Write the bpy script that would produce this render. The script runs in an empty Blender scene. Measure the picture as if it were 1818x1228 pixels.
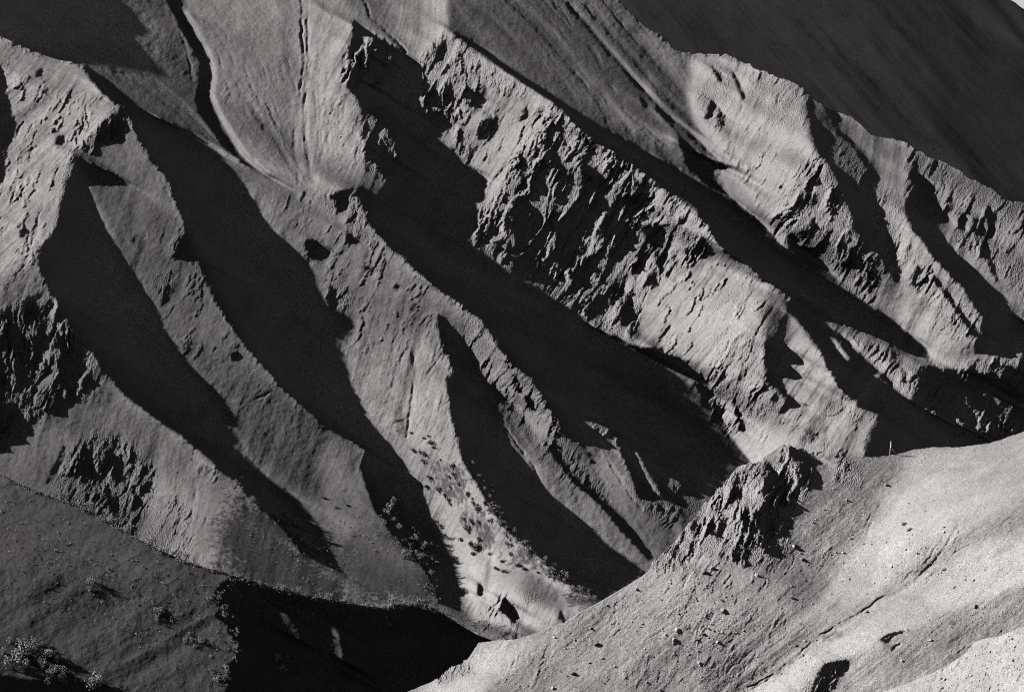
# Mountain spurs in low raking side light: black and white telephoto landscape
import bpy, math, random, time
import numpy as np
from mathutils import Vector
_t0 = time.time()
# ---------------------------------------------------------------- camera, sky, sun, exposure
sc = bpy.context.scene
PITCH = math.radians(3.0); CAMZ = 1100.0; FPX = 909/math.tan(math.radians(7.0))   # survey focal length in pixels of an 1818 px wide plate
cam_d = bpy.data.cameras.new('camera'); cam_d.sensor_width = 36; cam_d.angle = math.radians(14.0)
cam_d.clip_start = 1; cam_d.clip_end = 60000
cam = bpy.data.objects.new('camera', cam_d); sc.collection.objects.link(cam)
cam.location = (0, 0, CAMZ); cam.rotation_euler = (math.radians(90)-PITCH, 0, 0); sc.camera = cam
SUN_TH = math.radians(29.0)
sv = Vector((-math.cos(SUN_TH), math.sin(SUN_TH)*math.sin(PITCH), math.sin(SUN_TH)*math.cos(PITCH)))  # towards the sun
sun_d = bpy.data.lights.new('sun', 'SUN'); sun_d.energy = 5.0; sun_d.angle = math.radians(0.53); sun_d.color = (1, .985, .975)
sun = bpy.data.objects.new('sun', sun_d); sc.collection.objects.link(sun)
sun.rotation_euler = sv.to_track_quat('Z', 'Y').to_euler()
w = bpy.data.worlds.new('World'); sc.world = w; w.use_nodes = True
nt = w.node_tree; nt.nodes.clear()
sky = nt.nodes.new('ShaderNodeTexSky'); sky.sky_type = 'NISHITA'; sky.sun_disc = False
sky.sun_elevation = math.asin(sv.z); sky.sun_rotation = math.atan2(sv.x, sv.y); sky.altitude = 2500; sky.dust_density = 1.5
sep = nt.nodes.new('ShaderNodeSeparateColor'); nt.links.new(sky.outputs[0], sep.inputs[0])
gtc = nt.nodes.new('ShaderNodeTexCoord'); gsx = nt.nodes.new('ShaderNodeSeparateXYZ'); nt.links.new(gtc.outputs['Generated'], gsx.inputs[0])
gmr = nt.nodes.new('ShaderNodeMapRange'); nt.links.new(gsx.outputs[2], gmr.inputs['Value'])       # bright haze low on the horizon, dark red-filtered sky above
gmr.inputs['From Min'].default_value = .04; gmr.inputs['From Max'].default_value = .07; gmr.inputs['To Min'].default_value = 1.6; gmr.inputs['To Max'].default_value = .46
gmu = nt.nodes.new('ShaderNodeMath'); gmu.operation = 'MULTIPLY'; nt.links.new(sep.outputs[0], gmu.inputs[0]); gab = nt.nodes.new('ShaderNodeMath'); gab.operation = 'MULTIPLY_ADD'; gab.use_clamp = True; gab.inputs[1].default_value = 50; gab.inputs[2].default_value = .12
nt.links.new(gsx.outputs[2], gab.inputs[0]); gm2 = nt.nodes.new('ShaderNodeMath'); gm2.operation = 'MULTIPLY'; nt.links.new(gmr.outputs[0], gm2.inputs[0]); nt.links.new(gab.outputs[0], gm2.inputs[1]); nt.links.new(gm2.outputs[0], gmu.inputs[1])
cmb = nt.nodes.new('ShaderNodeCombineColor')            # panchromatic film behind a red filter sees the red of the sky only
for i, k in enumerate((1.0, .965, .965)):
    m = nt.nodes.new('ShaderNodeMath'); m.operation = 'MULTIPLY'; m.inputs[1].default_value = k
    nt.links.new(gmu.outputs[0], m.inputs[0]); nt.links.new(m.outputs[0], cmb.inputs[i])
bg = nt.nodes.new('ShaderNodeBackground'); bg.inputs[1].default_value = 0.05
nt.links.new(cmb.outputs[0], bg.inputs[0]); wo = nt.nodes.new('ShaderNodeOutputWorld'); nt.links.new(bg.outputs[0], wo.inputs[0])
sc.view_settings.view_transform = 'Standard'; sc.view_settings.look = 'None'; sc.view_settings.gamma = 1
sc.view_settings.exposure = 0.5; sc.view_settings.use_curve_mapping = False
sc.cycles.max_bounces = 3; sc.cycles.diffuse_bounces = 0
sc.cycles.use_denoising = False; sc.cycles.pixel_filter_type = 'BLACKMAN_HARRIS'; sc.cycles.filter_width = 1.1
import numpy as np, math
# ---------------------------------------------------------------- small numpy tools
PS = 2.0; U0, V0 = -150.0, -150.0; PW, PH = 1061, 766          # paint grid: one cell = 2 source pixels of the survey
TH = math.radians(29.0); CT, ST = math.cos(TH), math.sin(TH)   # down-sun direction seen on the slope
def box1(a, r, ax):
    if r < 1: return a
    a = np.moveaxis(a, ax, 0)
    p = np.concatenate([np.repeat(a[:1], r+1, 0), a, np.repeat(a[-1:], r, 0)])
    c = np.cumsum(p, 0, dtype=np.float64)
    return np.moveaxis(((c[2*r+1:]-c[:-2*r-1])/(2*r+1)).astype(np.float32), 0, ax)
def blur(a, sig, n=3):
    r = max(0, int(round(math.sqrt(12*sig*sig/n+1)/2-.5)))
    if r < 1 and sig > .35: r = 1; n = 1
    for _ in range(n):
        a = box1(box1(a, r, 0), r, 1)
    return a
def polymask(pts, w=PW, h=PH):
    x = (np.array([p[0] for p in pts], float)-U0)/PS; y = (np.array([p[1] for p in pts], float)-V0)/PS
    m = np.zeros((h, w), bool); n = len(x)
    y0, y1 = max(0, int(y.min())), min(h-1, int(y.max())+1)
    for r in range(y0, y1+1):
        xs = []
        for i in range(n):
            j = (i+1) % n
            if (y[i] <= r) != (y[j] <= r):
                xs.append(x[i]+(r-y[i])/(y[j]-y[i])*(x[j]-x[i]))
        xs.sort()
        for k in range(0, len(xs)-1, 2):
            a, b = int(math.ceil(xs[k])), int(math.floor(xs[k+1]))
            if b >= 0 and a < w: m[r, max(a, 0):min(b, w-1)+1] = True
    return m
GX, GY = np.meshgrid(np.arange(PW)*PS+U0, np.arange(PH)*PS+V0); GX = GX.astype(np.float32); GY = GY.astype(np.float32)
def linedist(pts, pad=60):
    """distance to a polyline on a local window -> (window slices, dist)"""
    xs = [p[0] for p in pts]; ys = [p[1] for p in pts]
    i0 = max(0, int((min(xs)-pad-U0)/PS)); i1 = min(PW, int((max(xs)+pad-U0)/PS)+1)
    j0 = max(0, int((min(ys)-pad-V0)/PS)); j1 = min(PH, int((max(ys)+pad-V0)/PS)+1)
    X = GX[j0:j1, i0:i1]; Y = GY[j0:j1, i0:i1]; D = np.full(X.shape, 1e9, np.float32)
    for (ax, ay), (bx, by) in zip(pts[:-1], pts[1:]):
        dx, dy = bx-ax, by-ay; L = dx*dx+dy*dy+1e-9
        k = np.clip(((X-ax)*dx+(Y-ay)*dy)/L, 0, 1)
        D = np.minimum(D, np.hypot(X-ax-k*dx, Y-ay-k*dy))
    return (slice(j0, j1), slice(i0, i1)), D
def fill(M, pts, val, soft=0.0):
    m = polymask(pts).astype(np.float32)
    if soft > 0: m = blur(m, soft/PS)
    M += (val-M)*m
def stroke(M, pts, width, val, mode='mix', soft=1.0):
    sl, D = linedist(pts, width*2+10)
    k = np.clip((width-D)/(width*soft+1e-6), 0, 1) if soft > 0 else (D < width).astype(np.float32)
    if mode == 'mix': M[sl] += (val-M[sl])*k
    else: M[sl] += val*k
def samp(A, x, y):
    h, w = A.shape
    x = np.clip(x, 0, w-1.001); y = np.clip(y, 0, h-1.001)
    i = x.astype(np.int32); j = y.astype(np.int32); fx = (x-i).astype(np.float32); fy = (y-j).astype(np.float32)
    return (A[j, i]*(1-fx)+A[j, i+1]*fx)*(1-fy)+(A[j+1, i]*(1-fx)+A[j+1, i+1]*fx)*fy
def vnoise(x, y, seed):
    i = np.floor(x).astype(np.int64); j = np.floor(y).astype(np.int64)
    fx = (x-i).astype(np.float32); fy = (y-j).astype(np.float32)
    fx = fx*fx*fx*(fx*(fx*6-15)+10); fy = fy*fy*fy*(fy*(fy*6-15)+10)
    rs = np.random.RandomState(seed); T = rs.rand(256, 256).astype(np.float32)*2-1
    g = lambda a, b: T[b & 255, a & 255]
    return (g(i, j)*(1-fx)+g(i+1, j)*fx)*(1-fy)+(g(i, j+1)*(1-fx)+g(i+1, j+1)*fx)*fy
def fbm(x, y, seed, octv=4, gain=.5):
    s = 0; a = 1; f = 1; n = 0
    for k in range(octv):
        s = s+a*vnoise(x*f+13.7*k, y*f+7.1*k, seed+k); n += a; a *= gain; f *= 2.03
    return s/n
def ridged(x, y, seed, octv=4, gain=.55):
    s = 0; a = 1; f = 1; n = 0
    for k in range(octv):
        s = s+a*(1-2*np.abs(vnoise(x*f+3.3*k, y*f+9.2*k, seed+k))); n += a; a *= gain; f *= 2.1
    return s/n
def cells(x, y, seed, bias=0.):
    """Worley: (F1, F2, random id of nearest cell, facet tilt)"""
    i = np.floor(x).astype(np.int64); j = np.floor(y).astype(np.int64)
    rs = np.random.RandomState(seed); A = rs.rand(256, 256).astype(np.float32); B = rs.rand(256, 256).astype(np.float32)
    C = rs.rand(256, 256).astype(np.float32); D = rs.rand(256, 256).astype(np.float32); E = rs.rand(256, 256).astype(np.float32)
    f1 = np.full(x.shape, 9., np.float32); f2 = f1.copy(); cid = np.zeros(x.shape, np.float32); tilt = cid.copy()
    for dj in (-1, 0, 1):
        for di in (-1, 0, 1):
            a = (i+di) & 255; b = (j+dj) & 255
            px = i+di+A[b, a]; py = j+dj+B[b, a]
            ddx = (x-px).astype(np.float32); ddy = (y-py).astype(np.float32); d = np.hypot(ddx, ddy)
            n = d < f1
            f2 = np.where(n, f1, np.minimum(f2, d))
            cid = np.where(n, C[b, a], cid); tilt = np.where(n, ddx*(D[b, a]*2-1-bias)+ddy*(E[b, a]*2-1), tilt)
            f1 = np.where(n, d, f1)
    return f1, f2, cid, tilt
# tones of the survey -> slope facing the sun
def lin(T): T = np.clip(T, 0, 255)/255.; return np.where(T < .04045, T/12.92, ((T+.055)/1.055)**2.4)
LMAX = float(lin(np.array(208.)))
def tone2cos(T): return np.clip(lin(T)/LMAX, .0, .93)
# ---------------------------------------------------------------- the solver on the sun-aligned grid
class Relief:
    def __init__(s, S0, S1, T0, T1, step):
        s.step = step; s.S0, s.T0 = S0, T0
        s.ns = int((S1-S0)/step)+1; s.nt = int((T1-T0)/step)+1
        a = np.arange(s.ns)*step+S0; b = np.arange(s.nt)*step+T0
        s.S, s.T = np.meshgrid(a, b)
        s.u = 909+s.S*CT+s.T*ST; s.v = 614+s.S*ST-s.T*CT
    def of(s, A): return samp(A, (s.u-U0)/PS, (s.v-V0)/PS)
    def at(s, H, u, v):
        x = (u-909)*CT+(v-614)*ST; y = (u-909)*ST-(v-614)*CT
        return samp(H, (x-s.S0)/s.step, (y-s.T0)/s.step)
def up2(H, nt, ns, f=2):
    y = np.arange(nt)[:, None]/f+np.zeros((1, ns)); x = np.arange(ns)[None, :]/f+np.zeros((nt, 1))
    return samp(H, x, y)
def solve(tone, shadow, fault, prior_t, ext, levels=(12, 6, 3), wt=.10, bulge=.22, outer=2, iters=(400, 260, 130, 40), alb=None, pt_map=None, vb=False, box=None):
    H = None
    for li, st in enumerate(levels):
        R = Relief(*ext, st)
        T = R.of(tone); In = (R.u > box[0]) & (R.u < box[2]) & (R.v > box[1]) & (R.v < box[3]); Sh = (R.of(shadow) > .5) & In; F = R.of(fault)
        A = R.of(alb) if alb is not None else 1.
        pt = R.of(pt_map) if pt_map is not None else prior_t
        if H is None: H = (-.5*R.S+prior_t*R.T).astype(np.float64)
        else: H = up2(H, R.nt, R.ns).astype(np.float64)
        cosv = np.clip(tone2cos(T)/A, 0, .93); q = cosv/np.sqrt(1-cosv**2)
        # shadow runs
        d = np.diff(np.pad(Sh.astype(np.int8), ((0, 0), (1, 1))), axis=1)
        ra, ca = np.where(d == 1); rb, cb = np.where(d == -1)     # run is ca..cb-1
        ok = (ca > 0) & (cb < R.ns)
        prof = np.zeros(H.shape); 
        Ltot = (cb-ca)*st
        for r, a, b, L in zip(ra, ca, cb, Ltot):
            x = (np.arange(a, b)+.5-a)/(b-a)
            # drop quickly behind the crest, climb back at the far side
            prof[r, a:b] = bulge*np.where(x < .55, 1.25*(1-x/.55)+.35*0, -1.9*(x-.55)/.45*.8)*min(1., 1.0)
            prof[r, a:b] = (prof[r, a:b]-prof[r, a:b].mean())*min(1., max(.4, 230./L))
        ia = (ra*R.ns+np.maximum(ca-1, 0))[ok]; ib = (rb*R.ns+np.minimum(cb, R.ns-1))[ok]
        ws = np.where(Sh, .6, 1.0)[:, :-1]; 
        wtt = wt*np.where(np.maximum(F[1:], F[:-1]) > .3, .12, 1.)
        wc = 4.0
        for o in range(outer if li < 2 else 1):
            ht = np.gradient(H, st, axis=0); ht = np.clip(blur(ht.astype(np.float32), 24/st), -.2, 1.5)
            g = np.clip(q*np.sqrt(1+ht**2), 0, 2.3); g = np.where(T < 0, T/100., g)
            tgt = np.where(Sh, prof, -g)
            tgt = .5*(tgt[:, 1:]+tgt[:, :-1])*st
            bt = (pt*np.ones(H.shape))[1:]*st
            def AtA(h):
                o_ = np.zeros_like(h)
                e = (h[:, 1:]-h[:, :-1])*ws**2; o_[:, 1:] += e; o_[:, :-1] -= e
                e = (h[1:]-h[:-1])*wtt**2; o_[1:] += e; o_[:-1] -= e
                hf = h.ravel(); e = (hf[ib]-hf[ia])*wc**2
                of = np.bincount(ib, e, h.size)-np.bincount(ia, e, h.size)
                return o_+of.reshape(h.shape)
            rhs = np.zeros_like(H)
            e = tgt*ws**2; rhs[:, 1:] += e; rhs[:, :-1] -= e
            e = bt*wtt**2; rhs[1:] += e; rhs[:-1] -= e
            dg = np.full(H.shape, 1e-6); dg[:, 1:] += ws**2; dg[:, :-1] += ws**2; dg[1:] += wtt**2; dg[:-1] += wtt**2
            dg += (wc**2*(np.bincount(ia, minlength=H.size)+np.bincount(ib, minlength=H.size))).reshape(H.shape)
            x = H.copy(); r = rhs-AtA(x); z = r/dg; p = z.copy(); rz = (r*z).sum(); r0 = rz
            for k in range(iters[li]):
                Ap = AtA(p); al = rz/(p*Ap).sum(); x += al*p; r -= al*Ap; z = r/dg; rn = (r*z).sum()
                p = z+rn/rz*p; rz = rn
                if rz < r0*1e-10: break
            H = x-x.mean()
            if vb: print('lvl', st, 'outer', o, 'it', k, 'res', rz/r0, 'range', H.min(), H.max())
    # shade must stay shade: keep it behind the sun ray that grazes its crest
    mn = np.minimum.accumulate(np.where(In | (R.u > box[2]-5), H, 1e9), axis=1); mn = np.where(mn > 1e8, H, mn); k = np.arange(R.ns)[None, :]
    st_ = np.maximum.accumulate(np.where(Sh, 0, k), axis=1); dist = (k-st_)*R.step
    end = np.minimum.accumulate(np.where(Sh, R.ns+99, k)[:, ::-1], axis=1)[:, ::-1]; dist = np.minimum(dist, (end-k)*R.step)
    H = np.where(Sh, np.maximum(H, mn+np.minimum(.18*dist, 18.)), H)
    return R, H
def carve(lines):
    G = np.zeros((PH, PW), np.float32)
    for p, w_, dep in lines:
        sl, D = linedist(p, w_+8); j = np.interp(np.arange(0), [0], [0]) if 0 else 0
        G[sl] = np.maximum(G[sl], dep*np.clip(1-D/w_, 0, 1)) if dep > 0 else np.where(D < w_, np.minimum(G[sl], dep*np.clip(1-D/w_, 0, 1)), G[sl])
    return G
def refine(R, H, ext, step):
    R2 = Relief(*ext, step); f = R.step/step
    H2 = up2(H, R2.nt, R2.ns, f).astype(np.float32)
    H2 = box1(box1(H2, 1, 0), 1, 1)
    return R2, H2
def preview(R, H, path, alb=None, w=1024, h=691, amb=.02):
    import OpenImageIO as oiio
    st = R.step
    hs = np.gradient(H, st, axis=1); ht = np.gradient(H, st, axis=0)
    cosv = np.clip(-hs/np.sqrt(1+hs**2+ht**2), 0, 1)
    mn = np.minimum.accumulate(H, axis=1); lit = (H <= mn+.3*st)
    L = cosv*lit*LMAX/.93
    if alb is not None: L = L*R.of(alb)
    L += amb*(.6+.4*np.clip(ht, -1, 1))
    px, py = np.meshgrid((np.arange(w)+.5)*1818/w, (np.arange(h)+.5)*1228/h)
    I = R.at(L.astype(np.float32), px, py)
    I = np.where(I < .0031308, I*12.92, 1.055*np.clip(I, 0, 1)**(1/2.4)-.055)
    I = (np.clip(I, 0, 1)*255).astype(np.uint8)
    I = np.stack([I]*3, -1)
    o = oiio.ImageOutput.create(path); o.open(path, oiio.ImageSpec(w, h, 3, 'uint8')); o.write_image(np.ascontiguousarray(I)); o.close()
# ------------------------------------------------ survey of the middle mountain
# sunlit tone of each face
MID_TONE = [
 # (polygon, tone, softness)
 ([(-150,-150),(320,-150),(330,20),(372,106),(370,169),(383,201),(480,314),(215,185),(148,116),(110,107),(55,90),(-150,0)], -25, 6),
 ([(150,-150),(330,-150),(345,90),(365,200),(440,300),(330,235),(320,140),(280,90),(235,55),(200,0)], 66, 22),
 ([(235,60),(290,100),(345,160),(400,262),(455,302),(380,262),(310,215),(200,150),(190,125),(250,120)], 78, 10),
 ([(165,120),(215,135),(300,190),(390,262),(380,270),(330,240),(240,200),(190,160)], 62, 8),
 ([(327,21),(348,61),(372,106),(375,137),(370,169),(383,201),(412,253),(433,285),(480,314),(600,335),(620,320),(620,-150),(330,-150)], 114, 3),
 ([(532,-150),(548,-150),(560,120),(555,220),(575,320),(600,335),(530,320),(515,230),(530,150)], 140, 6),
 ([(548,-150),(640,-150),(620,40),(610,130),(640,250),(645,330),(600,335),(570,320),(550,200)], 150, 10),
 ([(560,-150),(640,-150),(645,30),(600,70),(565,60)],128, 14),
 ([(640,-150),(800,-150),(793,50),(746,113),(700,75),(655,30)], 138, 8),
 ([(655,-150),(690,20),(740,110),(700,80),(640,40),(600,-20),(600,-150)], 105, 7),
 ([(765,-150),(800,-150),(795,50),(746,110),(752,70)], 165, 6),
 ([(800,-150),(1090,-150),(1200,90),(1230,180),(1300,300),(1350,400),(1240,330),(1085,232),(940,140),(793,50)], 88, 4),
 ([(1130,50),(1200,90),(1240,95),(1225,150),(1235,190),(1190,140)], 112, 8),
 ([(1230,95),(1290,98),(1430,158),(1438,219),(1452,272),(1475,300),(1400,420),(1380,430),(1296,350),(1240,230),(1222,170)], 176, 6),
 ([(1225,150),(1290,98),(1260,180),(1240,230)],172,8),
 ([(1430,158),(1500,198),(1560,260),(1580,330),(1530,340),(1475,296),(1450,260)], 95, 8),
 ([(1486,198),(1510,205),(1545,240),(1600,248),(1640,270),(1625,330),(1600,360),(1570,340),(1549,290),(1500,240)], 136, 8),
 ([(1640,270),(1730,320),(1830,360),(1980,500),(1980,620),(1820,570),(1780,520),(1720,470),(1660,400),(1610,340)], 132, 6),
 ([(1690,330),(1760,330),(1780,420),(1760,480),(1700,420)], 135, 12),
 ([(1790,355),(1980,340),(1980,520),(1820,430)], 110, 8),
 ([(1400,437),(1475,300),(1536,440),(1591,503),(1600,590),(1583,564),(1500,513)], 125, 6),
 ([(1554,342),(1600,350),(1618,406),(1681,482),(1726,538),(1747,590),(1729,613),(1650,640),(1600,590),(1597,501),(1578,398)], 165, 6),
 ([(1597,480),(1640,440),(1660,520),(1690,600),(1650,640),(1612,590)], 168, 8),
 # left big face
 ([(-150,60),(0,70),(78,100),(130,105),(174,156),(215,190),(170,230),(131,272),(110,350),(94,413),(66,464),(0,500),(-150,560)], 140, 3),
 ([(0,330),(130,200),(200,190),(120,290),(60,400),(-20,480)], 158, 20),
 ([(0,500),(66,464),(79,490),(108,538),(60,545),(0,560),(-150,600),(-150,540)], 100, 5),
 ([(-150,560),(30,545),(108,538),(160,616),(224,703),(200,760),(120,800),(0,830),(-150,830)], 78, 14),
 ([(0,800),(100,690),(224,703),(343,793),(391,838),(444,885),(490,920),(520,960),(619,1030),(600,1120),(-150,1120),(-150,840)], 90, 14),
 ([(250,800),(350,830),(390,900),(420,1010),(340,1000),(290,970),(240,900)], 122, 30),
 ([(270,900),(370,870),(400,1000),(330,1000),(290,960)], 146, 26),
 ([(392,850),(480,900),(560,990),(640,1060),(640,1140),(400,1040),(385,930)], 60, 40),
 # face between first and second shadow
 ([(131,272),(174,235),(215,190),(230,201),(253,256),(298,316),(329,400),(359,485),(438,617),(529,714),(632,787),(640,856),(669,921),(762,1006),(790,1070),(619,1024),(553,914),(459,832),(378,684),(309,609),(232,482),(158,326)], 79, 4),
 ([(180,230),(240,225),(300,316),(320,390),(250,380),(190,330)], 96, 14),
 ([(570,800),(600,782),(612,810),(640,870),(670,930),(640,1010),(600,990),(575,900)], 112, 10),
 ([(560,960),(620,930),(700,940),(760,1000),(790,1080),(620,1100)], 62, 26),
 # face between second and third
 ([(405,275),(480,312),(600,336),(632,329),(645,374),(695,443),(754,493),(801,527),(780,560),(785,617),(801,748),(833,838),(883,917),(987,1022),(1060,1064),(1100,1150),(860,1150),(820,1088),(785,950),(746,856),(656,743),(614,648),(600,553),(513,432),(446,350)], 105, 4),
 ([(400,275),(480,312),(560,330),(520,430),(480,390),(430,320)], 97, 10),
 ([(560,440),(640,400),(740,500),(800,530),(700,600),(610,560)], 108, 22),
 ([(720,520),(800,535),(850,570),(800,600),(760,590)], 100, 12),
 ([(610,600),(720,600),(720,760),(700,800),(640,700)], 134, 26),
 ([(725,620),(783,600),(801,748),(817,806),(860,890),(800,900),(730,800)], 166, 28),
 ([(740,830),(833,838),(883,917),(987,1022),(1000,1100),(860,1130),(820,1050),(785,940)], 188, 12),
 ([(920,960),(1000,1040),(1060,1064),(1020,1100),(930,1110),(930,1020)], 150, 14),
 ([(700,760),(760,790),(800,880),(760,880),(700,800)], 140, 10),
 # dim slope in front of the great shadow
 ([(801,545),(840,550),(900,617),(963,703),(1040,793),(1132,882),(1250,900),(1150,1020),(1014,908),(900,772),(846,637)], 96, 8),
 ([(826,570),(870,590),(916,653),(963,703),(992,760),(960,790),(900,700),(850,650),(828,617)], 150, 7),
 ([(1050,800),(1110,800),(1124,853),(1132,890),(1090,870),(1060,840)], 128, 10),
 ([(1130,900),(1250,890),(1240,940),(1150,1020),(1100,950)], 84, 12),
 # centre
 ([(746,113),(793,50),(862,100),(940,164),(979,180),(930,240),(880,300),(820,290),(767,227)], 140, 4),
 ([(820,290),(880,230),(979,180),(960,230),(900,320),(857,400),(835,427),(840,340)], 160, 8),
 ([(862,321),(940,240),(990,190),(1130,290),(1180,430),(1150,600),(1030,560),(920,500),(835,430)], 132, 8),
 ([(850,330),(930,240),(975,195),(960,235),(900,320),(850,400)], 175, 6),
 ([(1130,290),(1250,390),(1364,501),(1359,620),(1360,740),(1240,660),(1101,604),(1060,580),(1150,430)], 165, 6),
 ([(1180,480),(1300,456),(1367,519),(1357,620),(1260,660),(1175,618),(1130,600)], 180, 14),
 ([(1240,640),(1357,620),(1362,679),(1380,740),(1440,820),(1333,830),(1283,758),(1262,700)], 182, 8),
 ([(1330,740),(1440,720),(1440,830),(1333,830)], 192, 10),
 ([(1364,501),(1391,530),(1399,551),(1449,609),(1470,653),(1507,706),(1557,732),(1536,810),(1420,810),(1380,740),(1380,640)], 165, 6),
 ([(1359,537),(1399,545),(1400,610),(1360,620)], 60, 8),
 ([(1449,559),(1565,604),(1660,650),(1634,666),(1621,713),(1557,655),(1490,600)], 155, 6),
 ([(1650,640),(1729,613),(1771,632),(1818,620),(1980,600),(1980,700),(1818,700),(1745,663),(1660,655)], 118, 6),
]
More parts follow.
